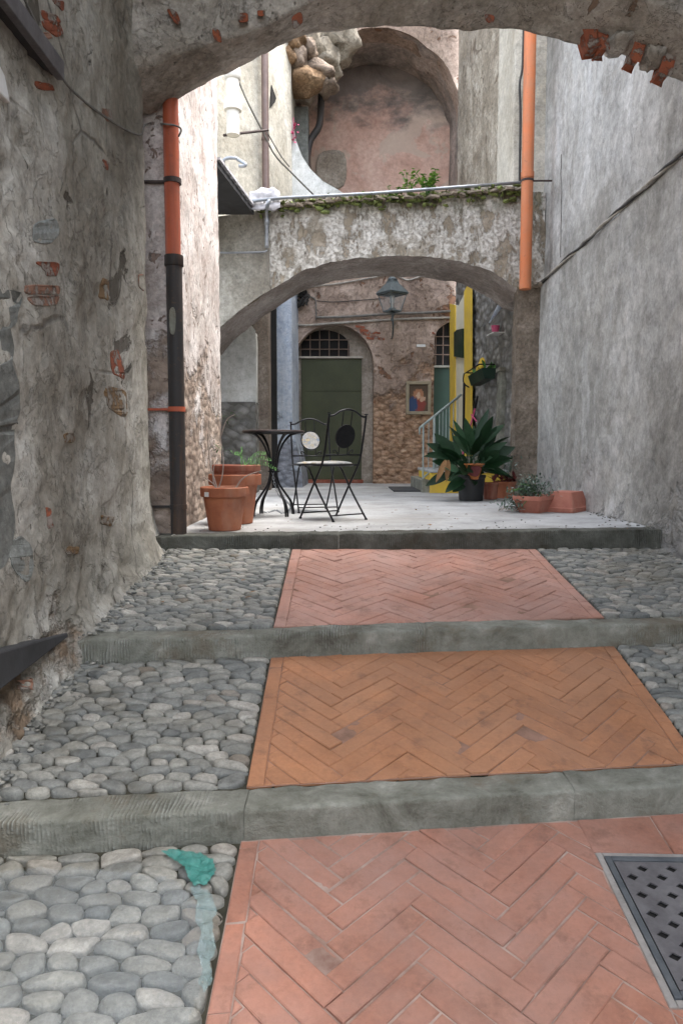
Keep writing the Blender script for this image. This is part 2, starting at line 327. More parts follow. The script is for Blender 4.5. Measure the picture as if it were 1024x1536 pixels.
def stonestep(name, tool, tone=1.0):
    m = NT(name, 0.85); n = m.noise(5, 10, 0.72, dist=.3); f = m.noise(45, 5, 0.7); big = m.noise(2.2, 7, 0.7)
    col = m.ramp(n, [(.30, (.05*tone,.046*tone,.035*tone,1)), (.45, (.115*tone,.116*tone,.095*tone,1)), (.58, (.17*tone,.171*tone,.145*tone,1)), (.74, (.30*tone,.295*tone,.255*tone,1))])
    col = m.mix(m.ramp(big, [(.52, 0.0), (.62, .65)]), col, (.095*tone,.075*tone,.05*tone,1))
    h = m.math('ADD', n, m.math('MULTIPLY', f, .35))
    if tool:
        w = m.math('MULTIPLY', m.wave(23, 5, m.mp((1, .3, .25)), 'X', 5), m.ramp(m.noise(1, 4, .7, m.mp((9, 6, 16)), .3), [(.40, .0), (.66, 1.0)])); gate = m.ramp(m.noise(2.6, 6, .68), [(.42, 0.0), (.62, 1.0)])
        col = m.mix(m.math('MULTIPLY', m.ramp(w, [(.30, 0.0), (.85, .65)]), gate), col, (.30*tone,.31*tone,.28*tone,1))
        h = m.math('ADD', h, m.math('MULTIPLY', m.math('MULTIPLY', w, gate), .5))
    return m.done(col, None, m.bump(h, 0.02))
M['step_tool'] = stonestep('tooled_step_stone', True, 1.35); M['step_worn'] = stonestep('worn_step_cement', False, 1.5); M['step_dark'] = stonestep('dark_terrace_edge', True, 0.62)
def concrete():
    m = NT('pale_terrace_concrete', 0.8); n = m.noise(2.2, 9, 0.65); f = m.noise(26, 6, 0.7); b = m.noise(.8, 5, .6, m.mp((1, 1.6, 1)))
    col = m.ramp(n, [(.3, (.25,.25,.245,1)), (.5, (.39,.395,.39,1)), (.7, (.49,.495,.49,1))])
    col = m.mix(.4, col, m.ramp(f, [(.3, .32), (.7, .68)]), 'OVERLAY'); col = m.mix(m.ramp(b, [(.46, 0.0), (.66, .65)]), col, (.27,.255,.23,1))
    spots = m.ramp(m.vor(5.5, vec=m.mp((1, 2, 1))), [(.05, .7), (.11, 0.0)]); col = m.mix(spots, col, (.17,.155,.14,1))
    return m.done(col, None, m.bump(m.math('ADD', n, m.math('MULTIPLY', f, .4)), 0.008))
M['concrete'] = concrete()
M['ground'] = simple('packed_earth', (.16,.14,.11,1), 1.0, 0, 0.4, 3, 0.02)
def terracotta(name, c, c2):
    m = NT(name, 0.75); n = m.noise(9, 7, .65); st = m.noise(3, 5, .6, m.mp((2, 2, .5)))
    col = m.ramp(n, [(.3, c2), (.65, c)]); col = m.mix(m.ramp(st, [(.52, 0.0), (.75, .45)]), col, (.36,.26,.20,1))
    col = m.mix(m.ramp(m.noise(20, 5, .7), [(.6, 0.0), (.75, .35)]), col, (.14,.06,.035,1))
    return m.done(col, None, m.bump(n, 0.004))
M['pot'] = terracotta('weathered_terracotta', (.36,.125,.06,1), (.24,.075,.038,1)); M['pot_dark'] = terracotta('damp_terracotta', (.27,.085,.05,1), (.17,.05,.03,1))
M['pot_pink'] = terracotta('pink_terracotta', (.42,.17,.12,1), (.33,.12,.085,1)); M['pot_orange'] = terracotta('orange_terracotta', (.55,.22,.07,1), (.42,.13,.05,1))
M['iron'] = simple('black_wrought_iron', (.018,.018,.02,1), 0.42, 0.6, 0.4, 30, 0.001)
M['tablewood'] = simple('dark_table_top', (.06,.04,.035,1), 0.45, 0, 0.4, 8)
def mosaic():
    m = NT('mosaic_tiles', 0.35, spec=.5); v = m.vor(38, out='Color'); e = m.vor(38, 'DISTANCE_TO_EDGE'); g = m.n('ShaderNodeRGBToBW'); m.put(g.inputs[0], v)
    col = m.ramp(g.outputs[0], [(.2, (.36,.36,.34,1)), (.45, (.47,.46,.44,1)), (.55, (.22,.28,.36,1)), (.7, (.52,.42,.24,1)), (.82, (.45,.44,.42,1))])
    return m.done(m.mix(m.ramp(e, [(.02, 1.0), (.05, 0.0)]), col, (.25,.24,.22,1)))
M['mosaic'] = mosaic()
def pipemat(name, c, c2, dirt):
    m = NT(name, .55); st = m.noise(1, 6, .65, m.mp((14, 14, 1.1)), .3); n = m.noise(5, 7, .65)
    col = m.mix(m.ramp(n, [(.35, 0.0), (.65, 1.0)]), c, c2); col = m.mix(m.ramp(st, [(.50, 0.0), (.68, .7)]), col, dirt); col = m.mix(m.ramp(m.noise(30, 5, .7), [(.58, 0.0), (.68, .6)]), col, dirt)
    return m.done(col, m.ramp(n, [(.3, .45), (.7, .75)]), m.bump(n, .004))
M['orange_pipe'] = pipemat('orange_plastic_pipe', (.58,.175,.065,1), (.50,.20,.10,1), (.27,.12,.07,1)); M['red_pipe'] = pipemat('red_orange_pipe', (.43,.095,.04,1), (.35,.09,.05,1), (.17,.07,.045,1))
M['black_pipe'] = pipemat('black_cast_iron_pipe', (.026,.025,.025,1), (.035,.03,.028,1), (.09,.05,.03,1)); M['brown_pipe'] = simple('brown_metal_pipe', (.16,.11,.095,1), .5, .1, .25, 9, .001)
M['white_pipe'] = simple('white_cement_pipe', (.66,.63,.56,1), .8, 0, .25, 7, .004); M['grey_pipe'] = simple('grey_galvanised', (.34,.36,.38,1), .45, .6, .3, 10, .001)
M['cable'] = simple('old_cable', (.20,.19,.17,1), .8, 0, .4, 20, .002); M['cable_light'] = simple('pale_conduit', (.42,.39,.34,1), .8, 0, .35, 12, .002); M['cable_dark'] = simple('dark_cable', (.05,.048,.045,1), .7, 0, .4, 20, .001)
M['bracket'] = simple('rust_bracket', (.07,.05,.045,1), .7, .3, .4, 20, .002)
M['olive'] = simple('olive_door_paint', (.060,.068,.030,1), .55, 0, .25, 3, .003); M['green'] = simple('dark_green_paint', (.007,.030,.017,1), .5, 0, .3, 4, .002)
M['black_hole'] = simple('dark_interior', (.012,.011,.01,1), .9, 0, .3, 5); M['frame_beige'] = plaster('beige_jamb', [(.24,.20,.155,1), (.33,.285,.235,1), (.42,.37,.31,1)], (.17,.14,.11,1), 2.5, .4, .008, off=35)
M['grille'] = simple('rusty_grille', (.24,.17,.13,1), .75, .2, .4, 30, .002); M['lintel'] = simple('pale_lintel', (.48,.43,.36,1), .8, 0, .3, 10)
M['yellow'] = simple('yellow_paint', (.72,.50,.055,1), .8, 0, .2, 4, .006, c2=(.58,.40,.07,1)); M['creampaint'] = simple('cream_paint', (.74,.70,.54,1), .75, 0, .15, 3, .003)
M['white'] = simple('white_enamel', (.72,.72,.70,1), .6, 0, .15, 10); M['rail'] = simple('pale_green_rail', (.36,.42,.40,1), .5, .3, .25, 14, .001)
M['slate'] = simple('mossy_slate', (.40,.33,.26,1), .9, 0, .5, 9, .01, c2=(.13,.115,.085,1)); M['eave'] = simple('dark_eave_board', (.05,.05,.052,1), .8, 0, .35, 6, .006)
def foliage(name, a, b, c, rough=.5):
    m = NT(name, rough, spec=.22); t = m.attr(); n = m.noise(25, 4, .6)
    col = m.ramp(m.math('ADD', t, m.math('MULTIPLY', m.math('SUBTRACT', n, .5), .5)), [(.1, a), (.5, b), (.95, c)]); return m.done(col, None, m.bump(n, .003))
M['asp'] = foliage('aspidistra_leaf', (.006,.022,.008,1), (.012,.042,.015,1), (.04,.085,.045,1), .5)
M['moss'] = foliage('moss_green', (.08,.09,.03,1), (.15,.19,.06,1), (.25,.30,.11,1), .9); M['weed'] = foliage('fresh_weed_leaf', (.08,.17,.03,1), (.16,.30,.05,1), (.27,.42,.09,1), .6)
M['fern'] = foliage('fern_leaf', (.03,.09,.02,1), (.06,.16,.035,1), (.10,.22,.06,1), .6); M['succ'] = foliage('grey_green_leaf', (.05,.085,.055,1), (.10,.15,.11,1), (.24,.29,.26,1), .6)
M['redleaf'] = foliage('dark_red_leaf', (.07,.015,.018,1), (.13,.03,.03,1), (.2,.06,.05,1), .5); M['dryleaf'] = foliage('dry_brown_leaf', (.10,.055,.025,1), (.18,.10,.045,1), (.27,.16,.075,1), .8)
M['stem'] = simple('dry_stem', (.40,.33,.28,1), .85, 0, .3, 30, .002); M['pinkfl'] = simple('pink_petal', (.62,.10,.22,1), .6, 0, .3, 20)
M['plastic_black'] = simple('black_plastic', (.016,.016,.017,1), .5, 0, .3, 10); M['earth'] = simple('potting_soil', (.035,.026,.018,1), 1, 0, .4, 40, .01)
M['tan_grey'] = plaster('grey_pink_stone', [(.22,.165,.13,1), (.34,.27,.215,1), (.42,.35,.29,1)], (.15,.11,.085,1), 4, .4, .03, off=39, flake=.5)
M['tan'] = plaster('tan_corbel_stone', [(.20,.125,.07,1), (.31,.20,.115,1), (.40,.29,.185,1)], (.14,.095,.06,1), 4, .4, .03, off=37, flake=.5)
def chunkmat(name, c, c2, res):
    m = NT(name, .9); n = m.noise(8, 7, .65); col = m.ramp(n, [(.3, c2), (.65, c)]); r = m.ramp(m.noise(13, 7, .7, m.mp(loc=(2, 2, 2))), [(.50, 0.0), (.57, .9)])
    col = m.mix(r, col, res); return m.done(col, None, m.bump(m.math('SUBTRACT', n, m.math('MULTIPLY', r, -.6)), .012))
M['chunk'] = chunkmat('exposed_brick', (.33,.10,.05,1), (.17,.055,.032,1), (.26,.235,.205,1)); M['chunk_pale'] = chunkmat('pale_exposed_brick', (.34,.19,.13,1), (.24,.13,.09,1), (.28,.26,.23,1)); M['chunk_tan'] = chunkmat('ochre_stone', (.25,.16,.08,1), (.16,.10,.055,1), (.27,.245,.21,1))
M['woodframe'] = simple('beige_wood_frame', (.34,.29,.20,1), .6, 0, .3, 8); M['mat'] = simple('dark_mat', (.06,.062,.065,1), .9, 0, .4, 30, .004)
M['iron_lid'] = simple('worn_cast_iron', (.17,.165,.17,1), .55, .35, .5, 9, .006, c2=(.095,.09,.095,1)); M['iron_frame'] = simple('drain_frame_metal', (.07,.08,.09,1), .6, .4, .45, 12, .003, c2=(.12,.13,.14,1))
M['cement'] = simple('pale_cement', (.30,.28,.26,1), .9, 0, .35, 12, .008); M['tarp'] = simple('grey_cloth', (.48,.47,.48,1), .85, 0, .35, 8, .01)
def teal():
    m = NT('teal_plastic_sheet', .42, spec=.5); n = m.noise(9, 6, .6, dist=1.0); b = m.noise(30, 4, .6, dist=2)
    m.b.inputs['Transmission Weight'].default_value = 0.0
    m.b.inputs['Alpha'].default_value = .85; return m.done(m.ramp(n, [(.3, (.03,.15,.13,1)), (.6, (.05,.25,.21,1)), (.8, (.16,.36,.32,1))]), None, m.bump(b, .006))
M['teal'] = teal()
def filmmat(name, c, al):
    m = NT(name, .22, spec=.6); m.b.inputs['Alpha'].default_value = al; n = m.noise(16, 6, .6, dist=1.5); return m.done(c, None, m.bump(n, .012))
M['film'] = filmmat('clear_plastic_film', (.46,.52,.55,1), .15); M['film_edge'] = filmmat('pale_teal_film', (.30,.43,.43,1), .42)
def paint():
    m = NT('faded_painting', .5); n = m.n('ShaderNodeTexNoise'); n.inputs['Scale'].default_value = 9; v = m.mix(.10, m.tc, n.outputs['Color'], 'ADD')
    col = m.mix(m.noise(12, 5, .6), (.05,.035,.025,1), (.13,.085,.05,1))
    for (cx, cz, rx, rz, c) in ((-.02, -.10, .16, .17, (.22,.045,.035,1)), (-.10, -.12, .10, .16, (.03,.06,.14,1)), (.0, .06, .10, .10, (.36,.17,.09,1)), (.0, .045, .05, .06, (.52,.36,.25,1)), (.07, -.02, .045, .05, (.48,.31,.21,1))):
        ln_ = m.n('ShaderNodeVectorMath', operation='LENGTH'); m.put(ln_.inputs[0], m.mp((1/rx, 0, 1/rz), (-(cx+.05)/rx, 0, -(cz+.05)/rz), v)); col = m.mix(m.ramp(ln_.outputs['Value'], [(.75, 1.0), (1.0, 0.0)]), col, c)
    return m.done(col)
M['painting'] = paint()
def glassmat():
    m = NT('dusty_lamp_glass', .15); m.b.inputs['Alpha'].default_value = .15; return m.done((.55,.6,.62,1))
M['glass'] = glassmat()
M['lampmetal'] = simple('grey_green_lamp_metal', (.15,.18,.185,1), .5, .4, .3, 20, .001)

# ------------------------------------------------------------------ the ground levels of the stepped lane
SK = 0.12
yT = lambda x: 5.03 + SK * x            # terrace front
yK2b = lambda x: 3.63 + SK * x; yK2f = lambda x: 3.49 + SK * x
yK3b = lambda x: 2.56 + SK * x; yK3f = lambda x: 2.41 + SK * x
def z1(x, y):
    a, b = yK2b(x), yT(x); t = (y - a) / (b - a); return -.30 + t * (.195 - .0155 * x)
def z2(x, y):
    a, b = yK3b(x), yK2f(x); t = (y - a) / (b - a); return -.615 + t * .204
def z3(x, y):
    d = yK3f(x) - y; return -.728 - .16 * min(d, 1.5)
def zlane(x, y):
    if y > yT(x): return 0.0
    if y > yK2b(x): return z1(x, y)
    if y > yK2f(x): return -.30
    if y > yK3b(x): return z2(x, y)
    if y > yK3f(x): return -.615
    return z3(x, y)
XL, XR, XE = -.335, 1.37, 2.36

g = MB(); g.add([(-150,-150,-1.35),(150,-150,-1.35),(150,150,-1.35),(-150,150,-1.35)], [(0,1,2,3)]); g.build('ground', M['ground'], kind='structure')
# terrace
def terr(u, v):
    x = -2.6 + u * 6.6; y = (yT(x) + .12) * (1 - v) + 14.5 * v
    return Vector((x, y, .004 * fr(x, y, 0, 1.3, 4)))
m = MB(); m.grid(terr, 60, 90); m.build('terrace', M['concrete'], smooth=True, kind='structure')
def bed(name, x0, x1, ya, yb, zf, mat, dz):
    m = MB(); m.grid(lambda u, v: Vector((x0 + (x1-x0)*u, (y := ya(x0 + (x1-x0)*u) * (1-v) + yb(x0 + (x1-x0)*u) * v), zf(x0 + (x1-x0)*u, y) + dz + .004 * fr(x0 + (x1-x0)*u, y, 0, 6))), 50, 50)
    return m
# kerb stones: a long loft with a rounded nose, cut by joints
def kerb(x0, x1, yb, yf, zt, zb, mat, seed, name='stone_step'):
    m = MB(); n = max(6, int((x1 - x0) / .03)); sec = 12
    def ring(x, sh):
        a, b = yb(x), yf(x); ztx = zt(x); zbx = zb(x); pts = [(a, ztx - .06), (a, ztx), (a + (b-a)*.4, ztx), (a + (b-a)*.8, ztx), (b + .009, ztx - .001), (b + .002, ztx - .005), (b, ztx - .014)]
        for k in range(1, 6): pts.append((b, ztx - .014 + (zbx - .07 - ztx + .014) * k / 5))
        out = []
        for (y, z) in pts:
            w = .006 * fr(x, y, z, 6, seed) + .004 * fr(x, y, z, 20, seed)
            chip = -.018 * sm(.35, .7, nz(x, y, z, 5, seed + 9))
            c = Vector((x, (a + b) / 2, (ztx + zbx) / 2)); p = Vector((x, y + w * .6, z + w * .8))
            if abs(z - ztx) < .03 and y < a - .05: p.y -= chip; p.z += chip * .5
            p = c + (p - c) * sh; p.x = x; out.append(p)
        return out
    rows = []
    for i in range(n + 1):
        x = x0 + (x1 - x0) * i / n; e = min(i, n - i); rows.append(ring(x, .96 if e == 0 else 1.0))
    vs = [p for r in rows for p in r]; fs = [(i*sec+k, (i+1)*sec+k, (i+1)*sec+k+1, i*sec+k+1) for i in range(n) for k in range(sec-1)]
    fs += [tuple(range(sec)), tuple(n*sec+k for k in range(sec))[::-1]]
    m.add(vs, fs); return m.build(name, mat, smooth=True, kind='structure', auto=55)
J = .0007
def row(cuts, yb, yf, zt, zb, mats, sd):
    for i in range(len(cuts) - 1): kerb(cuts[i] + J, cuts[i+1] - J, yb, yf, zt, zb, mats[i % len(mats)], sd + i * 3)
row([-1.42, -.02, .98, 2.38], lambda x: yT(x) + .16, yT, lambda x: .006, lambda x: z1(x, yT(x)), [M['step_dark']], 1)
row([-1.36, -.50, .42, 1.28, 2.38], yK2b, yK2f, lambda x: -.298 + .004 * math.sin(x * 3), lambda x: -.411, [M['step_tool'], M['step_tool'], M['step_worn'], M['step_tool']], 20)
row([-1.45, -.325, .82, 2.38], yK3b, yK3f, lambda x: -.617, lambda x: -.728, [M['step_tool'], M['step_worn'], M['step_worn']], 40)
for nm, a, b, zf in (('brick_path', yK2b, yT, z1), ('brick_path', yK3b, yK2f, z2), ('brick_path', lambda x: -4, yK3f, z3)):
    bed(nm, -1.5, 2.45, (lambda x: -4.0) if zf is z3 else a, b, zf, None, -.009).build('joint_bed', M['soil'], smooth=True, kind='structure')

# ------------------------------------------------------------------ herringbone path
def clip(poly, a, b, c):       # keep a*x+b*y<=c
    out = []
    for i in range(len(poly)):
        p, q = poly[i], poly[(i+1) % len(poly)]; dp = a*p[0] + b*p[1] - c; dq = a*q[0] + b*q[1] - c
        if dp <= 0: out.append(p)
        if dp * dq < 0:
            t = dp / (dp - dq); out.append((p[0] + (q[0]-p[0])*t, p[1] + (q[1]-p[1])*t))
    return out
def area(p): return .5 * sum(p[i][0]*p[(i+1)%len(p)][1] - p[(i+1)%len(p)][0]*p[i][1] for i in range(len(p)))
GAP = [.0003, .0012]
def brick_piece(m, poly, zf, rn, h=.006):
    if len(poly) < 3: return
    A = area(poly)
    if abs(A) < 2e-4: return
    if A < 0: poly = poly[::-1]
    poly = [(p[0] + rn.gauss(0, .0011), p[1] + rn.gauss(0, .0011)) for p in poly]; sunk = -rn.uniform(.0015, .004) if rn.random() < .10 else 0
    cx = sum(p[0] for p in poly) / len(poly); cy = sum(p[1] for p in poly) / len(poly)
    dz = rn.gauss(0, .0012) + sunk*.7; tx, ty = rn.gauss(0, .013), rn.gauss(0, .013); t = rn.random()
    def ins(d):
        o = []; n = len(poly)
        for i in range(n):
            p = Vector(poly[i]); a = (Vector(poly[i-1]) - p); b = (Vector(poly[(i+1)%n]) - p)
            if a.length < 1e-6 or b.length < 1e-6: o.append(p); continue
            a.normalize(); b.normalize(); s = abs(a.x*b.y - a.y*b.x); w = (a + b)
            if s < .2: o.append(p + (Vector((cx, cy)) - p).normalized() * d); continue
            o.append(p + w * (d / s))
        return o
    def lift(pts, dh): return [Vector((p[0], p[1], zf(p[0], p[1]) + dh + dz + tx*(p[0]-cx) + ty*(p[1]-cy) + .0012 * nz(p[0], p[1], 0, 30))) for p in pts]
    g_ = rn.uniform(*GAP); r0 = lift(ins(g_), -.01); r1 = lift(ins(g_ + .0005), h - .003); r2 = lift(ins(g_ + .004), h)
    n = len(poly); fs = [(i, (i+1)%n, n+(i+1)%n, n+i) for i in range(n)] + [(n+i, n+(i+1)%n, 2*n+(i+1)%n, 2*n+i) for i in range(n)] + [tuple(2*n+i for i in range(n))]
    m.add(r0 + r1 + r2, fs, t)
BW, BN = .070, 5
def herring(regions, zf, seed):
    m = MB(); rn = random.Random(seed); q = math.sqrt(.5)
    for i in range(-80, 80):
        for j in range(-80, 80):
            k = (i - j) % (2 * BN)
            if k == 0: rc = [(i, j), (i + BN, j), (i + BN, j + 1), (i, j + 1)]
            elif k == 2 * BN - 1: rc = [(i, j), (i + 1, j), (i + 1, j + BN), (i, j + BN)]
            else: continue
            pl = [((x - y) * q * BW + .5, (x + y) * q * BW + 2.0) for x, y in rc]
            cx = sum(p[0] for p in pl) / 4; cy = sum(p[1] for p in pl) / 4
            if cy < -1.6 or cy > 6 or cx < -.8 or cx > 1.9: continue
            for reg in regions:
                p2 = pl
                for h in reg:
                    p2 = clip(p2, *h)
                    if len(p2) < 3: break
                if len(p2) >= 3: brick_piece(m, p2, zf, rn)
    return m
def halfs(x0, x1, ya, yb):  # ya, yb: constants of skewed lines
    return [(-1, 0, -x0), (1, 0, x1), (SK, -1, -ya), (-SK, 1, yb)]
def border(m, x0, x1, y0, y1, zf, rn):
    y = y0
    while y < y1:
        L = rn.uniform(.24, .32); y2 = min(y + L, y1); brick_piece(m, [(x0, y + SK*x0), (x1, y + SK*x1), (x1, y2 + SK*x1), (x0, y2 + SK*x0)], zf, rn); y = y2
BD = .06
TLm = G(905, 1288, z3); BLm = G(1010, 1502, z3)
mx0, mx1, my0, my1 = TLm.x, TLm.x + .58, BLm.y, TLm.y
for x0, x1, ya, yb, zf, mt in ((XL, XR, 3.63, 5.03, z1, 'joint'), (XL, XR, 2.56, 3.49, z2, 'joint'), (XL, XR, -1.6, 2.41, z3, 'mortar')):
    mo = MB()
    if zf is z3:
        for (a, b, c_, d_) in ((x0, mx0, -1.6, 0), (mx1, x1, -1.6, 0), (mx0, mx1, -1.6, my0), (mx0, mx1, my1, 0)):
            mo.grid(lambda u, v: Vector((x := a + (b-a)*u, y := c_ + ((d_ or 2.41 + SK*x) - c_)*v, zf(x, y) + .0012 + .0022*nz(x, y, 0, 25))), 60, 60)
    else: mo.grid(lambda u, v: Vector((x := x0 + (x1-x0)*u, y := (ya + (yb-ya)*v) + SK*x, zf(x, y) + .0012 + .0022*nz(x, y, 0, 25))), 60, 60)
    mo.build('mortar_bed', M[mt], smooth=True, kind='structure')
rn = random.Random(3)
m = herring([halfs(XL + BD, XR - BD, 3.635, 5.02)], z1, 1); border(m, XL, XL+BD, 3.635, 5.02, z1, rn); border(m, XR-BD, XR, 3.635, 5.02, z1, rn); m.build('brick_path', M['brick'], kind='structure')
m = herring([halfs(XL + BD, XR - BD, 2.565, 3.485)], z2, 2); border(m, XL, XL+BD, 2.565, 3.485, z2, rn); border(m, XR-BD, XR, 2.565, 3.485, z2, rn); m.build('brick_path', M['brick_bounce'], kind='structure')
e = .022
GAP[:] = [.0006, .0034]
m = herring([halfs(XL + BD, mx0 - e, -1.6, 2.405), [(-1, 0, -(mx0 - e)), (1, 0, XR - BD), (0, 1, my0 - e), (SK, -1, 1.6)], [(-1, 0, -(mx1 + e)), (1, 0, XR - BD), (0, -1, -(my0 - e)), (-SK, 1, 2.405)]], z3, 5)
border(m, XL, XL+BD, -1.6, 2.405, z3, rn); border(m, XR-BD, XR, -1.6, 2.405, z3, rn)
x = mx0 - .03
while x < XR - BD:
    x2 = min(x + .27, XR - BD); brick_piece(m, [(x, my1 + e), (x2, my1 + e), (x2, 2.405 + SK*x2), (x, 2.405 + SK*x)], z3, rn); x = x2
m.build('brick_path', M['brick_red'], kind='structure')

# ------------------------------------------------------------------ cobbles
def cobbles(poly, zf, sx, sy, seed):
    rn = random.Random(seed); m = MB(); K = sx / sy
    xs = [p[0] for p in poly]; ys = [p[1] for p in poly]
    if area(poly) < 0: poly = poly[::-1]
    sites = []; y = min(ys) - sy * .5; r = 0
    while y < max(ys) + sy:
        x = min(xs) - sx * rn.random()
        while x < max(xs) + sx:
            sites.append([x + rn.uniform(-.22, .22)*sx, (y + rn.uniform(-.25, .25)*sy) * K]); x += sx * rn.choice((.55, .7, .85, 1.0, 1.0, 1.2, 1.5))
        y += sy
    pk = [(p[0], p[1] * K) for p in poly]
    inside = lambda s: all((pk[(i+1)%len(pk)][0]-pk[i][0])*(s[1]-pk[i][1]) - (pk[(i+1)%len(pk)][1]-pk[i][1])*(s[0]-pk[i][0]) >= -1e-4 for i in range(len(pk)))
    sites = [s for s in sites if inside(s)]
    for it in range(3):
        cells = []
        for i, s in enumerate(sites):
            c = list(pk)
            for j, q in enumerate(sites):
                if i == j: continue
                dx, dy = q[0]-s[0], q[1]-s[1]
                if dx*dx + dy*dy > (3.2*sx)**2: continue
                c = clip(c, dx, dy, (q[0]**2+q[1]**2-s[0]**2-s[1]**2)/2)
                if len(c) < 3: break
            cells.append(c)
        if it < 1:
            for s, c in zip(sites, cells):
                if len(c) >= 3: w = .6; s[0] += w*(sum(p[0] for p in c)/len(c)-s[0]); s[1] += w*(sum(p[1] for p in c)/len(c)-s[1])
    for c in cells:
        if len(c) < 3: continue
        p = [Vector((a, b / K)) for a, b in c]
        if abs(area([(q.x, q.y) for q in p])) < 4e-4: continue
        for _ in range(2):
            p = [q for i in range(len(p)) for q in (p[i]*.72 + p[(i+1)%len(p)]*.28, p[i]*.28 + p[(i+1)%len(p)]*.72)]
        ce = sum(p, Vector((0,0))) / len(p); n = len(p); H = rn.uniform(.009, .017); t = rn.random(); tx, ty = rn.gauss(0, .08), rn.gauss(0, .10); o = rn.uniform(0, 50)
        sh = rn.uniform(.94, .985); vs = []
        for s_, hh in ((1.0, -.014), (1.0, .0), (.965, H*.42), (.86, H*.76), (.62, H*.96), (.3, H*1.02)):
            for q in p:
                w = ce + (q - ce) * s_ * sh * (1 + .10*nz(q.x, q.y, 0, 17, o)); d = w - ce
                vs.append(Vector((w.x, w.y, zf(w.x, w.y) + hh + (tx*d.x + ty*d.y if hh > 0 else 0) + .005*nz(w.x, w.y, 0, 24, o))))
        vs.append(Vector((ce.x, ce.y, zf(ce.x, ce.y) + H*1.03)))
        fs = [(r*n+i, r*n+(i+1)%n, (r+1)*n+(i+1)%n, (r+1)*n+i) for r in range(5) for i in range(n)] + [(5*n+i, 5*n+(i+1)%n, 6*n) for i in range(n)]
        m.add(vs, fs, t)
    return m
def reg(x0, x1, ya, yb): return [(x0, ya + SK*x0), (x1, ya + SK*x1), (x1, yb + SK*x1), (x0, yb + SK*x0)]
for i, (pl, zf, sx, sy) in enumerate(((reg(-1.34, XL-.006, 3.64, 5.02), z1, .090, .041), (reg(XR+.006, XE, 3.64, 5.02), z1, .090, .041), (reg(-1.42, XL-.006, 2.57, 3.48), z2, .098, .044),
      (reg(XR+.006, XE, 2.57, 3.48), z2, .098, .044), (reg(-1.5, XL-.006, .6, 2.40), z3, .115, .057), (reg(XR+.006, XE, .6, 2.40), z3, .115, .057))):
    cobbles(pl, zf, sx, sy, 60 + i).build('cobble_paving', M['cobble'], smooth=True, kind='structure')

# ------------------------------------------------------------------ left passage wall
xw0 = lambda y: -1.20 - .045 * (4.95 - max(y, 1.0))
def ldisp(y, z):
    lo = sm(.55, -.35, z); zg = z - zlane(-1.2, y)
    d = .011 * fr(0, y, z, 1.4, 3) + .006 * fr(0, y, z, 7, 9) + .003 * fr(0, y, z, 22, 19) + lo * (.020 * fr(0, y, z, 6, 5, 6) + .014 * fr(0, y, z, 18, 6))
    d += .075 * math.exp(-max(zg, 0) / .13) * sm(1.5, 3.2, y)
    d += .010 * sm(.12, .2, fr(0, y, z, 1.9, 31, 5)) - .012 * sm(.30, .36, fr(0, y, z, 2.6, 12, 5))
    k = sm(4.55, 4.98, y); d -= .10 * k * k
    return d
def WLp(y, z, off=0): return Vector((xw0(y) + ldisp(y, z) + off, y, z))
def WL(px, py, off=0):
    d = ray(px, py); D = 3.5
    for _ in range(30):
        z = CAMZ + d.z / d.y * D; D = (xw0(D) + ldisp(D, z)) * d.y / d.x
    return WLp(D, CAMZ + d.z / d.y * D, off)
lw = thing('passage_wall', 'rough grey plastered wall with exposed bricks along the left of the steps', 'wall', (-1.3, 3.0, -.9))
m = MB()
m.grid(lambda u, v: WLp(1.8 + u * 3.17, -1.0 + v * 5.4), 110, 180)
m.grid(lambda u, v: Vector((xw0(1.8)+ldisp(1.8, -1.0+v*5.4) if u == 1 else xw0(1) + .02*fr(0, -4+u*5.8, v*5.4, 1.5), -4 + u * 5.8, -1.0 + v * 5.4)), 30, 30)
m.grid(lambda u, v: Vector((WLp(4.97, -1.0 + v*5.4).x - u * .8, 4.97 + .01*fr(u, v, 0, 4), -1.0 + v * 5.4)), 20, 60)
m.build('wall_face', M['left'], lw, smooth=True)
def wpatch(mb, pix, th, seed, mapf, sub=5, jit=.5, rnd=True):
    """a flake or brick following a wall: outline in photo pixels mapped on the wall"""
    pts = []; n = len(pix); rn = random.Random(seed)
    for i in range(n):
        a, b = pix[i], pix[(i+1)%n]
        for k in range(sub):
            t = k / sub; j = jit * 3.0; pts.append((a[0]+(b[0]-a[0])*t + rn.uniform(-j, j), a[1]+(b[1]-a[1])*t + rn.uniform(-j, j)))
    if rnd:
        for _ in range(2): pts = [((pts[k-1][0] + 2*pts[k][0] + pts[(k+1)%len(pts)][0])/4, (pts[k-1][1] + 2*pts[k][1] + pts[(k+1)%len(pts)][1])/4) for k in range(len(pts))]
    cx = sum(p[0] for p in pts)/len(pts); cy = sum(p[1] for p in pts)/len(pts); ins = [(p[0]+(cx-p[0])*.07, p[1]+(cy-p[1])*.07) for p in pts]
    r0 = [mapf(p[0], p[1], -.02) for p in pts]; r1 = [mapf(p[0], p[1], th*.55) for p in pts]; r2 = [mapf(p[0], p[1], th) for p in ins]; N = len(pts)
    tri = geometry.tessellate_polygon([[Vector((p[0], -p[1], 0)) for p in ins]])
    mb.add(r0 + r1 + r2, [(i, (i+1)%N, N+(i+1)%N, N+i) for i in range(N)] + [(N+i, N+(i+1)%N, 2*N+(i+1)%N, 2*N+i) for i in range(N)] + [tuple(2*N+k for k in t) for t in tri])
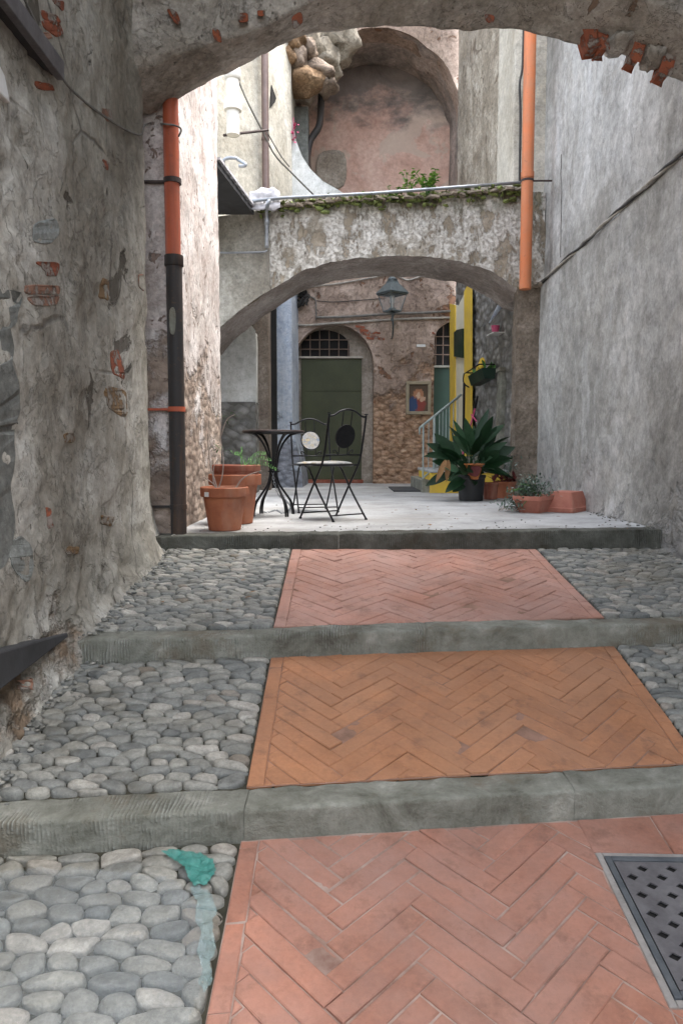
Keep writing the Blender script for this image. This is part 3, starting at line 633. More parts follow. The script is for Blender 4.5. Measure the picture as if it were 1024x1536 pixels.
bricks = [([(60,14),(85,22),(92,34),(66,30)], 'chunk'), ([(62,30),(88,32),(97,52),(84,56),(66,42)], 'chunk'), ([(56,50),(74,48),(80,58),(58,60)], 'chunk_pale'), ([(78,0),(96,2),(95,16),(84,8)], 'chunk'),
 ([(50,122),(78,126),(82,137),(56,134)], 'chunk'), ([(152,160),(168,166),(168,184),(156,178)], 'chunk_pale'), ([(154,238),(163,242),(162,257),(155,250)], 'chunk'),
 ([(52,393),(90,393),(86,415),(70,414),(64,402)], 'chunk'), ([(36,427),(92,428),(90,442),(38,441)], 'chunk_pale'), ([(40,444),(90,443),(86,458),(48,459)], 'chunk_pale'),
 ([(165,527),(176,524),(185,545),(188,570),(168,562)], 'chunk'), ([(157,578),(188,584),(193,618),(184,627),(162,612)], 'chunk_tan'), ([(153,416),(165,420),(163,452),(153,446)], 'chunk_tan'),
 ([(208,410),(218,414),(216,438),(208,430)], 'chunk_pale'), ([(68,760),(76,762),(80,790),(72,795)], 'chunk'), ([(100,820),(118,820),(118,830),(98,831)], 'chunk_tan'), ([(152,772),(172,775),(168,790),(150,786)], 'chunk_tan'),
 ([(95,650),(110,648),(112,662),(98,664)], 'chunk_tan'), ([(30,1020),(48,1015),(50,1034),(32,1036)], 'chunk_pale')]
for i, (pix, mt) in enumerate(bricks):
    m = MB(); wpatch(m, pix, .004, i, WL, 7, .6); m.build('exposed_stone' if mt == 'chunk_tan' else 'exposed_brick', M[mt], lw)
m = MB(); wpatch(m, [(-60,425),(28,436),(30,452),(24,478),(14,486),(22,520),(18,545),(28,575),(30,620),(20,650),(24,690),(14,735),(24,790),(12,850),(-60,880)], .003, 55, WL, 6, .8); m.build('damp_plaster_patch', M['darkpatch'], lw)
m = MB(); wpatch(m, [(16,812),(34,802),(48,820),(52,850),(44,876),(24,862),(14,836)], .003, 56, WL, 5, .6); wpatch(m, [(52,334),(84,326),(90,352),(74,368),(48,362)], .003, 57, WL, 5, .6); m.build('filler_patch', M['palepatch'], lw)
wb = thing('wire', 'thin slack wire crossing the left wall below the arch corner', 'wire', WL(150, 170))
m = MB(); m.tube(spline([WL(*p, .022) for p in ((20,-20),(44,30),(85,115),(120,152),(150,174),(185,194),(206,202),(212,188),(228,184))] + [P(246,186,4.94), P(262,188,4.95), P(272,194,4.96), P(268,205,4.96)], 6), .006, 6); m.build('strand', M['cable'], wb, smooth=True)
# dark slab and beam by the left edge
ls = MB(); zt = -.165; ls.hexa([(-1.6,2.2,-.30),(xw0(2.2)+.10,2.2,-.30),(xw0(3.32)+.03,3.32,-.275),(-1.6,3.32,-.275),(-1.6,2.2,-.09),(xw0(2.2)+.09,2.2,-.09),(xw0(3.32)+.025,3.32,-.255),(-1.6,3.32,-.255)])
tag(ls.build('stone_ledge', M['eave'], bev=.008), 'black slab wedge jutting from the foot of the left wall', 'ledge')
b0 = WL(78, 113); bt = thing('door_hood', 'dark sheet hood over the wall edge at top left', 'hood', (b0.x, b0.y - .3, b0.z))
m = MB(); m.hexa([(-1.6, b0.y-1.2, b0.z+.0),(b0.x+.02, b0.y-1.2, b0.z+.0),(b0.x+.02, b0.y, b0.z),(-1.6, b0.y, b0.z),(-1.6, b0.y-1.2, b0.z+.03),(b0.x+.02, b0.y-1.2, b0.z+.03),(b0.x+.02, b0.y, b0.z+.03),(-1.6, b0.y, b0.z+.03)])
m.build('sheet', M['eave'], bt)
m = MB(); m.box((b0.x+.02, b0.y-1.2, b0.z-.02), (b0.x+.055, b0.y+.005, b0.z+.06)); m.build('edge_board', M['iron_lid'], bt, bev=.004)
m = MB(); q = WL(8, 135); m.hexa([q+Vector((-.05,-.12,-.05)), q+Vector((.02,-.12,-.05)), q+Vector((.02,0,-.05)), q+Vector((-.05,0,-.05)), q+Vector((-.05,-.12,.07)), q+Vector((.02,-.12,.07)), q+Vector((.015,-.03,.04)), q+Vector((-.05,-.03,.04))])
tag(m.build('meter_box', M['white'], bev=.006), 'small white box on the left wall under the dark hood', 'box')

# ------------------------------------------------------------------ foreground arch
near = [(-1.32,2.80),(-1.0,2.93),(-.71,3.00),(-.42,3.10),(-.1,3.28),(.2,3.41),(.6,3.45),(1.0,3.44),(1.5,3.33),(1.9,3.20),(2.45,3.0)]
far = []
for px, py in ((225,172),(246,160),(300,131),(340,111),(402,78),(440,58),(480,46),(560,42),(640,40),(740,42),(800,51),(850,61),(900,73),(940,85),(1024,120),(1060,142)):
    q = P(px, py, 5.0); far.append((q.x, q.z))
fa = thing('stone_arch', 'low plastered stone arch spanning the alley overhead in the foreground', 'arch', (.5, 4.8, 3.4))
def archgrid(u, v):
    x = -1.45 + u * 4.1; zn, zf_ = interp(near, x), interp(far, x); yn, yf = 4.62, 5.0
    if v < .4: t = v / .4; p = Vector((x, yn, 4.6 + (zn - 4.6) * t))
    elif v < .6: t = (v - .4) / .2; p = Vector((x, yn + (yf-yn)*t, zn + (zf_-zn)*t))
    else: t = (v - .6) / .4; p = Vector((x, yf, zf_ + (4.9 - zf_) * t))
    a = Vector((fr(p.x, p.y, p.z, 2.2, 1), fr(p.x, p.y, p.z, 2.2, 5), fr(p.x, p.y, p.z, 2.2, 9))) * .022
    a += Vector((0, fr(p.x, p.y, p.z, 9, 2), fr(p.x, p.y, p.z, 9, 3))) * .010
    fl = math.exp(-abs(p.x + 1.25) / .16) if v < .4 else 0
    return p + a + Vector((0, -.10 * fl * t, 0))
m = MB(); m.grid(archgrid, 150, 90); m.build('arch_body', M['arch'], fa, smooth=True)
def AF(px, py, off=0): return P(px, py, 4.60 - off)
for i, (pix, mt) in enumerate((([(318,40),(330,44),(334,66),(322,62)], 'chunk'), ([(356,20),(372,18),(374,32),(358,34)], 'chunk'), ([(385,14),(398,16),(396,26),(386,24)], 'chunk'), ([(436,26),(452,16),(456,34),(440,46)], 'chunk'), ([(248,12),(266,16),(272,38),(262,34)], 'chunk'), ([(726,20),(742,22),(740,36),(728,34)], 'chunk'))):
    m = MB(); wpatch(m, pix, .03 if px > 800 else .015, 80 + i, AF, 4, .5); m.build('exposed_brick', M[mt], fa)
for i, pix in enumerate(([(876,46),(894,46),(899,68),(884,70)], [(897,50),(910,54),(912,72),(900,72)], [(957,52),(971,57),(958,91),(946,86)], [(1000,72),(1014,80),(1004,112),(990,106)])):
    m = MB(); m.prism([[P(a, b, 4.88) for a, b in pix]], (0, .14, .0)); m.build('exposed_brick', M['chunk'], fa, bev=.010)
m = MB(); m.blob(P(980,84,4.95), (.075, .12, .075), .4, 4, 3); m.blob(P(926,66,4.95), (.08, .12, .05), .5, 8, 3); m.build('exposed_stone', M['arch'], fa, smooth=True)
m = MB(); m.box((-1.7, 2.1, 4.25), (2.7, 4.72, 4.45)); tag(m.build('passage_ceiling', M['arch']), 'plastered ceiling of the covered passage above the arch', 'ceiling')  # unseen from the camera; its length is set by the light wanted on the treads

# ------------------------------------------------------------------ second left wall with drainpipe
m = MB()
def sw(u, v):
    z = -.4 + v * 5.9; y = 5.03 + u * 2.25
    return Vector((-1.16 + .010*fr(0, y, z, 2, 3) + .005*fr(0, y, z, 8, 4) + .006 * sm(.1, .4, nz(0, y, z, 6, 4)) - .02 * sm(.93, 1.0, u), y, z))
m.grid(sw, 90, 220); m.grid(lambda u, v: Vector((sw(1, v).x - u * .8, 7.28, -.4 + v * 5.9)), 10, 220); m.grid(lambda u, v: Vector((sw(0, v).x - .3*u, 5.03, -.4 + v*5.9)), 6, 220)
tag(m.build('whitewashed_wall', M['white_wall'], smooth=True), 'flaking whitewashed wall behind the red and black drainpipe', 'wall')
dp = thing('drainpipe', 'drainpipe of red upper and black lower length at the left wall corner', 'drainpipe', (-1.135, 5.0, -.12))
top = P(256, 140, 5.0); mid = P(261, 386, 5.0); bot = P(262, 832, 5.0); X0 = mid.x
m = MB(); m.tube([(X0-.004, 5.0, 5.2), (X0-.004, 5.0, mid.z)], .050, 20); m.build('upper_pipe', M['red_pipe'], dp, smooth=True, auto=60)
m = MB(); m.tube([(X0, 5.0, mid.z), (X0, 5.0, bot.z - .03)], .053, 20); m.build('lower_pipe', M['black_pipe'], dp, smooth=True, auto=60)
m = MB(); m.tube([(X0, 5.0, mid.z - .06), (X0, 5.0, mid.z - .055), (X0, 5.0, mid.z + .01), (X0, 5.0, mid.z + .012)], [.057, .062, .062, .055], 20); m.build('socket', M['black_pipe'], dp, smooth=True, auto=50)
for py, mt in ((272, 'bracket'), (614, 'red_pipe'), (760, 'black_pipe')):
    q = P(262, py, 5.0); m = MB(); m.tube([(X0, 5.0, q.z - .016), (X0, 5.0, q.z + .016)], .058, 20); m.box((X0 - .2, 5.0, q.z - .008), (X0 - .045, 5.02, q.z + .008)); m.build('clamp', M[mt], dp, auto=60)
m = MB(); wpatch(m, [(254,462),(262,458),(264,482),(262,505),(254,500)], .058, 3, lambda a, b, o: P(a, b, 5.0 - max(o, 0)), 4, .4); m.build('paint_scab', M['step_worn'], dp)

# ------------------------------------------------------------------ right wall
ca, cb = PX(1024, 235, XE), PX(803, 436, XE)
zc = lambda y: ca.z + (cb.z - ca.z) * (y - ca.y) / (cb.y - ca.y)
def rw(y, z):
    d = .010*fr(3, y, z, 1.1, 2) + .004*fr(3, y, z, 7, 3); lowp = sm(zc(y) + .03 + .02*fr(0, y, 0, 5), zc(y) - .0 + .02*fr(0, y, 0, 5), z)
    zg = z - zlane(2.3, y); d += .045 * lowp + .03 * math.exp(-max(zg, 0) / .12)
    return Vector((XE + .02 - d, y, z))
m = MB(); m.grid(lambda u, v: rw(1.5 + u*7.65, -1.1 + v*6.9), 150, 150); m.grid(lambda u, v: rw(-4 + u*5.5, -1.1 + v*6.9), 30, 60); m.grid(lambda u, v: Vector((rw(9.15, -1.1+v*6.5).x + u*.5, 9.15, -1.1+v*6.5)), 6, 100)
rwall = tag(m.build('rendered_wall', M['right'], smooth=True), 'tall blue grey rendered wall along the right of the alley', 'wall')
def RWp(px, py, off=0):
    q = PX(px, py, XE); w = rw(q.y, q.z); return Vector((w.x - off, q.y, q.z))
cc = thing('cable', 'frayed grey cable bundle sloping down the right rendered wall', 'cable', RWp(900, 345))
for k in range(3):
    m = MB(); pts = []
    for i in range(26):
        t = i / 25; px = 1060 - t * 262; py = 235 + (1024 - px) * (200/221); q = RWp(px, py); q.x -= .014 + .008*math.cos(k*2.1 + i*.9); q.z += .010*math.sin(k*2.1 + i*.9) + .008*nz(i, k, 0, .7); pts.append(q)
    m.tube(spline(pts, 3), .0115, 6); m.build('strand', M[('cable_light', 'cable_dark', 'cable')[k]], cc, smooth=True)
m = MB()
m.tube(spline([RWp(838 + 2*nz(i, 0, 0, .8), 232 + i*14, .004) for i in range(12)], 3), .006, 5); tag(m.build('wire', M['cable'], smooth=True), 'short vertical wire above the sloping cable on the right wall', 'wire')

# ------------------------------------------------------------------ pillar, bridge arch
pil = MB()
def pg(u, v):
    x0, x1, y0, y1 = P(772, 600, 8.88).x, XE + .02, 8.88, 9.08; per = [(x0, y1), (x0, y0), (x1, y0)]; z = -.05 + v * (2.53)
    L1, L2 = y1-y0, x1-x0; s = u * (L1 + L2)
    p = Vector((x0, y1 - s, z)) if s < L1 else Vector((x0 + s - L1, y0, z))
    return p + Vector((fr(p.x, p.y, p.z, 5, 1), fr(p.x, p.y, p.z, 5, 4), 0)) * .012 + Vector((fr(p.x, p.y, p.z, 22, 1), fr(p.x, p.y, p.z, 22, 4), 0)) * .007
pil.grid(pg, 70, 110); tag(pil.build('stone_pillar', M['pillar'], smooth=True, auto=50), 'brown pebbly pillar carrying the right end of the mossy arch', 'pillar')
m = MB(); q = P(788, 436, 8.7)
for i in range(9): m.blob((2.10 + i*.034, 8.86 + R.uniform(-.02, .05), 2.50 + R.uniform(-.01, .02)), (.05, .07, .03), .5, i, 2, R.random())
tag(m.build('pillar_cap', M['slate']), 'crumbling cap stones on top of the pebbly pillar', 'stones')
prof = []
for px, py in ((290,560),(300,532),(328,495),(362,466),(400,440),(450,408),(500,393),(540,387),(600,384),(640,385),(690,392),(720,400),(750,415),(772,432),(780,440),(830,455)):
    q = P(px, py, 8.9); prof.append((q.x, q.z))
topz = [(P(328,330,8.9).x, P(328,325,8.9).z), (P(400,318,8.9).x, P(400,314,8.9).z), (P(500,308,8.9).x, P(500,304,8.9).z), (P(600,303,8.9).x, P(600,300,8.9).z), (P(778,285,8.9).x, P(778,287,8.9).z)]
br = thing('bridge_arch', 'mossy weathered buttress arch bridging the alley between the houses', 'arch', (.3, 9.4, 2.9))
xl = prof[0][0]
def bg(rows):
    def f(u, v):
        x = xl + u * (2.38 - xl); zi, zt_ = interp(prof, x), interp(topz, x)
        if rows == 'front': p = Vector((x, 8.9, zt_ + (zi - zt_) * v)); k = .9
        elif rows == 'soffit': p = Vector((x, 8.9 + v * 1.0, zi)); k = 1
        elif rows == 'back': p = Vector((x, 9.9, zi + (zt_ - zi) * v)); k = 1
        else: p = Vector((x, 8.9 + v, zt_)); k = 1
        a = Vector((fr(p.x, p.y, p.z, 3, 1), fr(p.x, p.y, p.z, 3, 5), fr(p.x, p.y, p.z, 3, 9))) * .018 + Vector((0, fr(p.x, p.y, p.z, 11, 2), fr(p.x, p.y, p.z, 11, 3))) * .010
        return p + a
    return f
m = MB(); m.grid(bg('front'), 150, 40); m.grid(bg('back'), 60, 12); m.grid(bg('top'), 60, 10)
m.box((xl - .9, 8.9, -.1), (xl + .01, 9.9, 3.6)); m.build('arch_body', M['bridge'], br, smooth=True, auto=60)
m = MB(); m.grid(bg('soffit'), 120, 24); m.build('soffit', M['soffit'], br, smooth=True)
# smooth plastered haunch at the left end of the bridge
def haunch(u, v):
    x = P(322,400,8.85).x + u * (P(404,400,8.85).x - P(322,400,8.85).x); zi, zt_ = interp(prof, x) + .01, interp(topz, x) - .01
    z = zi + (zt_ - zi) * v; return Vector((x, 8.865 + .03*sm(.85, 1.0, u) + .008*fr(x, 0, z, 4), z))
m = MB(); m.grid(haunch, 24, 30); m.build('plaster_haunch', M['haunch'], br, smooth=True)
m = MB(); rn = random.Random(5)
x = -.95
while x < 2.1:
    zt_ = interp(topz, x); w = rn.uniform(.10, .22); th = rn.uniform(.016, .028)
    for lay in range(3):
        y0 = 8.76 + rn.uniform(-.03, .03) + lay*.08; z = zt_ - .012 + lay*.032 + rn.uniform(-.01, .01); pts = []
        for k in range(7): a = 2*math.pi*k/7; pts.append((x + w*.5 + w*.58*math.cos(a)*rn.uniform(.8, 1.1), y0 + .16 + .17*math.sin(a)*rn.uniform(.85, 1.1), z + .02*math.cos(a)*rn.uniform(-1, 1)))
        m.prism([pts], (0, 0, th), rn.random())
    x += w * .82
m.build('coping_slates', M['slate'], br)
m = MB(); rn = random.Random(6)
for i in range(300):
    x = rn.uniform(-.95, 2.1); d = abs(nz(x, 0, 0, 2.5)) + rn.random()*.4
    if d < .15 and x < .2: continue
    z = interp(topz, x) + rn.uniform(-.03, .045) - (.10*rn.random()**2 if rn.random() < .35 else 0); m.blob((x, 8.80 + rn.uniform(-.02, .25) if z > interp(topz, x) else 8.86, z), (rn.uniform(.015, .06), .045, rn.uniform(.010, .026)), .9, i, 1, rn.random(), 4)
for i in range(620):
    x = rn.uniform(-.9, 2.12)
    if nz(x, 3, 0, 1.6) < .0 and rn.random() < .8: continue
    z = interp(topz, x) + rn.uniform(-.05, .06); m.leaf((x, 8.79 + rn.uniform(-.02, .06), z), (rn.uniform(-1, 1), -.8, rn.uniform(-.8, .8)), rn.uniform(.02, .06), rn.uniform(.012, .03), seg=2, tint=rn.random())
m.build('moss', M['moss'], br, kind='stuff')
def weed(label, px, py, hpx, n, seed, mat='weed', D=8.85, spread=.06, ls=.035):
    rn = random.Random(seed); b = P(px, py, D); t = thing('weed', label, 'plant', b, 'weeds growing on the mossy arch'); s1 = MB(); s2 = MB(); H = hpx * D / FPX
    for i in range(n):
        a = rn.uniform(0, 6.28); tip = b + Vector((math.cos(a)*spread*rn.uniform(.4, 1.6), math.sin(a)*spread, H*rn.uniform(.55, 1.0))); midp = b*.5 + tip*.5 + Vector((0, 0, H*.1))
        s1.tube(spline([b + Vector((0,0,-.02)), midp, tip], 3), .0035, 4)
        for k in range(9):
            q = b.lerp(tip, rn.uniform(.35, 1.05)); dr = Vector((rn.uniform(-1, 1), rn.uniform(-1, 1), rn.uniform(-.1, .7))); s2.leaf(q, dr, ls*rn.uniform(.6, 1.3), ls*.75, bend=.4, seg=3, tint=rn.random())
    s1.build('stem', M['fern'], t); s2.build('leaves', M[mat], t)
weed('tallest leafy green weed on the mossy arch right of its middle', 642, 292, 34, 14, 1, spread=.13, ls=.06)
weed('thin yellow green weed sprig standing left of the tallest weed', 612, 296, 38, 5, 2, spread=.07, ls=.045)
weed('low weed tuft left of the middle of the mossy arch', 590, 300, 22, 6, 3, spread=.09, ls=.045)
weed('tiny weed sprig on the left third of the mossy arch', 538, 303, 16, 3, 4, spread=.05)
rp = thing('rail_pipe', 'long grey metal pipe lying along the top of the mossy arch', 'pipe', P(560, 290, 8.75))
m = MB(); m.tube([P(366,303,8.72), P(420,297,8.74), P(560,290,8.76), P(680,281,8.77), P(780,274,8.79)], .018, 10); m.build('tube', M['grey_pipe'], rp, smooth=True)
op = thing('drainpipe', 'bright orange drainpipe on the right side rising above the pillar', 'drainpipe', P(786, 430, 8.72))
q1 = P(787, 434, 8.62); m = MB(); m.tube([(q1.x, 8.62, q1.z), (q1.x, 8.62, 6.0)], .066, 24); m.build('pipe', M['orange_pipe'], op, smooth=True, auto=60)
zj = P(787, 266, 8.62).z; m = MB(); m.tube([(q1.x, 8.62, zj - .012), (q1.x, 8.62, zj - .01), (q1.x, 8.62, zj + .055), (q1.x, 8.62, zj + .06)], [.066, .073, .073, .066], 24); m.build('socket', M['orange_pipe'], op, smooth=True, auto=50)
m = MB(); m.tube([(q1.x, 8.62, zj - .05), (q1.x, 8.62, zj - .025)], .071, 20); m.box((q1.x + .06, 8.61, zj - .045), (XE + .01, 8.63, zj - .03)); m.build('clamp', M['bracket'], op)
m = MB(); xs_ = P(776, 200, 8.9).x; m.tube(spline([(xs_ + .02, 8.85, 2.95+.6), (xs_ + .015, 8.85, 4.4), (xs_, 8.85, 4.75), (xs_ + .03, 8.85, 5.0), (xs_ + .03, 8.85, 5.8)], 5), .014, 6); tag(m.build('cable', M['cable_dark'], smooth=True), 'dark cable running up beside the orange drainpipe', 'cable')
m = MB(); m.box((xs_ - .02, 9.0, 3.5), (XE + .4, 9.95, 7.2)); tag(m.build('house_corner', M['cream']), 'narrow white house corner behind the orange drainpipe', 'house')

# ------------------------------------------------------------------ back building with two doors and the sooty niche
DB = 12.75
bb = thing('old_building', 'eroded pink building closing the alley with two cellar doors and a sooty vaulted niche', 'building', (.4, DB, 0))
def arcpts(x0, x1, z0, zs, zc_, n=14):      # opening: vertical jambs then a segmental/elliptic head
    c = (x0 + x1) / 2; a = (x1 - x0) / 2; pts = [(x1, z0)]
    for k in range(n + 1): t = math.pi * k / n; pts.append((c + a*math.cos(t), zs + (zc_ - zs)*math.sin(t)))
    pts.append((x0, z0)); return pts
B = lambda px, py: P(px, py, DB)
d1 = arcpts(B(440,600).x, B(560,600).x, 0.0, B(500,548).z, B(500,486).z)
d2 = arcpts(B(650,600).x, B(732,600).x, .12, B(690,512).z, B(690,476).z)
nx0, nx1 = B(452,300).x, B(689,150).x
ni = arcpts(nx0, nx1, 4.1, B(600,170).z, B(600,42).z, 40)
rr2 = lambda l: [(x + .07*fr(x, z, 0, 1.5, 3), z + .07*fr(x, z, 5, 1.5, 3)) for x, z in l]
ni = rr2(ni)
rr = lambda l: [(x + .012*nz(x, z, 0, 9), z + .012*nz(x, z, 5, 9)) for x, z in l]
outer = [(-1.9, -.05), (3.2, -.05), (3.2, 10), (-1.9, 10)]
to3 = lambda l, y: [Vector((x, y, z)) for x, z in l]
# door openings reach the ground: cut them out of the outline
o2 = [(-1.9, -.05), (d1[-1][0], -.05)] + rr(d1[::-1])[0:] + [(d1[0][0], -.05), (3.2, -.05), (3.2, 10), (-1.9, 10)]
m = MB(); m.prism([to3(o2, DB), to3(rr(d2), DB), to3(ni, DB)], (0, .45, 0)); m.build('front_wall', M['back'], bb)
# door 1
m = MB(); yb_ = DB + .22; m.box((d1[-1][0] - .1, yb_ + .03, -.05), (d1[0][0] + .1, yb_ + .15, 3.2)); m.build('recess_wall', M['frame_beige'], bb)
def panel(x0, x1, z0, z1_, y0, y1_): b_ = MB(); b_.box((x0, y0, z0), (x1, y1_, z1_)); return b_
ax, bx_ = P(452,600,yb_).x, P(542,600,yb_).x; zt_ = P(500,538,yb_).z
dr = panel(ax, bx_, .06, zt_, yb_ - .01, yb_ + .028).build('door', M['olive'], bb, bev=.004)
m = MB()
zz = P(500,586,yb_).z; m.box((ax + .0, yb_ - .018, zz - .01), (bx_ - .0, yb_ - .0105, zz + .01)); m.build('door_rail', M['olive'], dr); m = MB(); zz2 = P(500,660,yb_).z; m.box((ax, yb_ - .018, zz2 - .01), (bx_, yb_ - .0105, zz2 + .01)); m.build('door_rail', M['olive'], dr)
m = MB(); m.box((ax - .08, yb_ - .05, zt_ + .002), (bx_ + .02, yb_ + .028, zt_ + .035)); m.build('lintel', M['lintel'], bb, bev=.004)
m = MB(); m.box((ax - .02, yb_ - .12, 0.0), (bx_ + .03, yb_ + .028, .058)); m.build('door_sill', M['pot_dark'], bb, bev=.006)
fl = [(x, z) for x, z in arcpts(P(449,500,yb_).x, P(524,500,yb_).x, zt_ + .04, P(500,520,yb_).z, P(500,495,yb_).z)]
m = MB(); m.prism([to3(fl, yb_ + .012)], (0, .017, 0)); wnd = m.build('fanlight_window', M['black_hole'], bb)
m = MB(); fx0, fx1 = fl[-1][0], fl[0][0]
for k in range(6): x = fx0 + .02 + (fx1 - fx0 - .04)*k/5; h = fl and (P(500,520,yb_).z + (P(500,495,yb_).z - P(500,520,yb_).z)*math.sqrt(max(0, 1 - ((x-(fx0+fx1)/2)/((fx1-fx0)/2))**2))); m.tube([(x, yb_ - .01, zt_ + .04), (x, yb_ - .01, h)], .010, 6)
for py in (510, 524): z = P(486,py,yb_).z; m.tube([(fx0, yb_ - .014, z), (fx1, yb_ - .014, z)], .010, 6)
m.build('grille', M['grille'], wnd)
# door 2
y2 = DB + .3
m = MB(); m.box((d2[-1][0] - .05, y2 + .06, 0), (d2[0][0] + .05, y2 + .1, 3.2)); m.build('dark_opening', M['black_hole'], bb)
zl = P(670,552,y2).z; panel(d2[-1][0] + .03, d2[0][0], .12, zl, y2 - .01, y2 + .03).build('door', M['green'], bb, bev=.004); panel(d2[-1][0] - .0, d2[0][0], zl + .003, zl + .04, y2 - .06, y2 + .03).build('lintel', M['step_worn'], bb, bev=.004)
m = MB()
for k in range(7): x = d2[-1][0] + .06 + k*.13; m.tube([(x, y2, zl + .04), (x, y2, 2.9)], .010, 6)
for py in (505, 518, 532): z = P(670,py,y2).z; m.tube([(d2[-1][0], y2 - .012, z), (d2[0][0], y2 - .012, z)], .009, 6)
m.build('grille', M['grille'], bb)
# niche: vault, side walls, back wall
ND = 1.15; m = MB(); prof_n = ni; n_ = len(prof_n)
def vault(u, v):
    k = u * (n_ - 1); i = min(int(k), n_ - 2); t = k - i; a, b = prof_n[i], prof_n[i+1]; x, z = a[0] + (b[0]-a[0])*t, a[1] + (b[1]-a[1])*t; y = DB + .02 + v*ND
    return Vector((x + .05*fr(x, y, z, 1.5, 1), y, z + .05*fr(x, y, z, 1.5, 7)))
m.grid(vault, 90, 30); m.build('vault', M['soot'], bb, smooth=True)
m = MB(); m.grid(lambda u, v: Vector((nx0 - .3 + u*(nx1 - nx0 + .6), DB + ND + .03*fr(u, v, 0, 3), 3.9 + v*4.5)), 30, 30); m.build('niche_wall', M['pink'], bb, smooth=True)
m = MB(); wpatch(m, [(474,226),(520,224),(521,284),(474,284)], .03, 8, lambda a, b, o: P(a, b, DB + ND - max(o, -.02)), 4, .4); m.build('pale_plaster_panel', M['frame_beige'], bb)
m = MB(); m.box((nx0 - .3, DB + .4, 3.9), (nx1 + .3, DB + ND + .1, 4.1)); m.build('niche_floor', M['step_worn'], bb)
for i, (px, py, a) in enumerate(((540,489,14),(546,494,14),(541,497,10),(549,500,12),(556,498,14),(562,504,12),(555,506,12),(566,498,9),(572,507,10),(650,499,5))):
    m = MB(); wpatch(m, [(px-a*.5,py-1.5),(px+a*.5,py+.5),(px+a*.45,py+4),(px-a*.5,py+2.5)], .012, 90 + i, lambda a, b, o: P(a, b, DB - o), 4, .25); m.build('exposed_brick', M['chunk'], bb)
m = MB(); q = B(631, 519); m.box((q.x - .075, DB - .02, q.z - .02), (q.x + .075, DB - .001, q.z + .025)); tag(m.build('name_plate', M['white'], bev=.003), 'small blank white plate on the back wall above the framed picture', 'plate')
pf = thing('framed_picture', 'framed painting in a beige wood frame hanging on the back wall', 'picture', B(627, 597))
a_, b_ = B(608, 622), B(646, 572); w = .055
m = MB()
for bx in (((a_.x, a_.z), (b_.x, a_.z + w)), ((a_.x, b_.z - w), (b_.x, b_.z)), ((a_.x, a_.z + w), (a_.x + w, b_.z - w)), ((b_.x - w, a_.z + w), (b_.x, b_.z - w))): m.box((bx[0][0], DB - .06, bx[0][1]), (bx[1][0], DB - .003, bx[1][1]))
m.build('frame', M['woodframe'], pf, bev=.006)
m = MB(); m.box((a_.x + w, DB - .03, a_.z + w), (b_.x - w, DB - .004, b_.z - w)); m.build('painting', M['painting'], pf)
# cables and pipes on the back wall
def bcable(name, label, pts, r, mat, cat='cable', off=.03):
    m = MB(); m.tube(spline([P(a, b, DB - off) for a, b in pts], 5), r, 6); return tag(m.build(name, M[mat], smooth=True), label, cat)
bcable('conduit', 'upper grey conduit running level across the back wall behind the lantern', [(474,476),(520,475),(580,471),(640,469),(700,465)], .022, 'cable', 'pipe', .05)
bcable('conduit', 'pale lower conduit above the green door passing under the lantern', [(442,484),(455,488),(500,485),(560,481),(620,478),(700,476)], .020, 'cable_light', 'pipe', .03)
bcable('cable', 'thin dark cable on the back wall left of the lantern', [(474,451),(500,453),(530,451),(572,448)], .008, 'cable_dark')
bcable('cable', 'pale sagging cable along the top of the back wall above the lantern', [(430,440),(470,430),(510,425),(560,416),(585,412),(600,416),(612,420),(630,415),(650,410),(690,414)], .015, 'cable_light')
bcable('pipe', 'thin vertical pipe dropping to the conduits at the back wall corner', [(446,441),(468,446),(473,450),(474,462),(474,480)], .014, 'cable', 'pipe')
m = MB(); rn = random.Random(4)
for k in range(7):
    m.tube(spline([P(440 + rn.uniform(-3, 14), 428 + rn.uniform(-3, 6), DB - .25 + rn.uniform(0, .15)) if i in (0,) else P(438 + rn.uniform(0, 26), 430 + i*9 + rn.uniform(-5, 5), DB - .2 + rn.uniform(0, .1)) for i in range(4)], 5), .018, 6)
tag(m.build('cable_bundle', M['cable_dark'], smooth=True), 'tangle of dark cables at the corner above the green door', 'cables')
# lantern on a bracket
ln = thing('wall_lantern', 'old square glass lantern on an iron bracket on the back wall', 'lantern', P(588, 470, 12.25)); LC = P(588, 440, 12.25)
zt_, zb_, zr, zf2 = P(588,441,12.25).z, P(588,467,12.25).z, P(588,425,12.25).z, P(588,411,12.25).z; wt, wbm = .165, .10; cA = math.cos(rad(35)); sA = math.sin(rad(35))
rot = lambda x, y: (LC.x + x*cA - y*sA, LC.y + x*sA + y*cA)
cor = [(-1,-1), (1,-1), (1,1), (-1,1)]
m = MB()
for sx_, sy_ in cor:
    m.tube([(*rot(sx_*wt, sy_*wt), zt_), (*rot(sx_*wbm, sy_*wbm), zb_)], .008, 6)
for z, w_ in ((zt_, wt + .01), (zb_, wbm)): m.tube([(*rot(a*w_, b*w_), z) for a, b in cor], .014, 6, closed=True)
m.tube([(LC.x, LC.y, zb_), (LC.x, LC.y, zb_ + .05)], .06, 10); m.build('frame', M['lampmetal'], ln)
m = MB(); m.add([(*rot(a*(wt+.03), b*(wt+.03)), zt_ + .012) for a, b in cor] + [(*rot(a*.075, b*.075), zr) for a, b in cor] + [(*rot(a*.06, b*.06), zr + .05) for a, b in cor], [(i, (i+1)%4, 4+(i+1)%4, 4+i) for i in range(4)] + [(4+i, 4+(i+1)%4, 8+(i+1)%4, 8+i) for i in range(4)] + [(8,9,10,11)])
m.lathe([(.075, 0), (.08, .02), (.05, .05), (.02, .075), (.022, .1), (.0, .115)], (LC.x, LC.y, zr + .045), 12); m.build('roof', M['lampmetal'], ln)
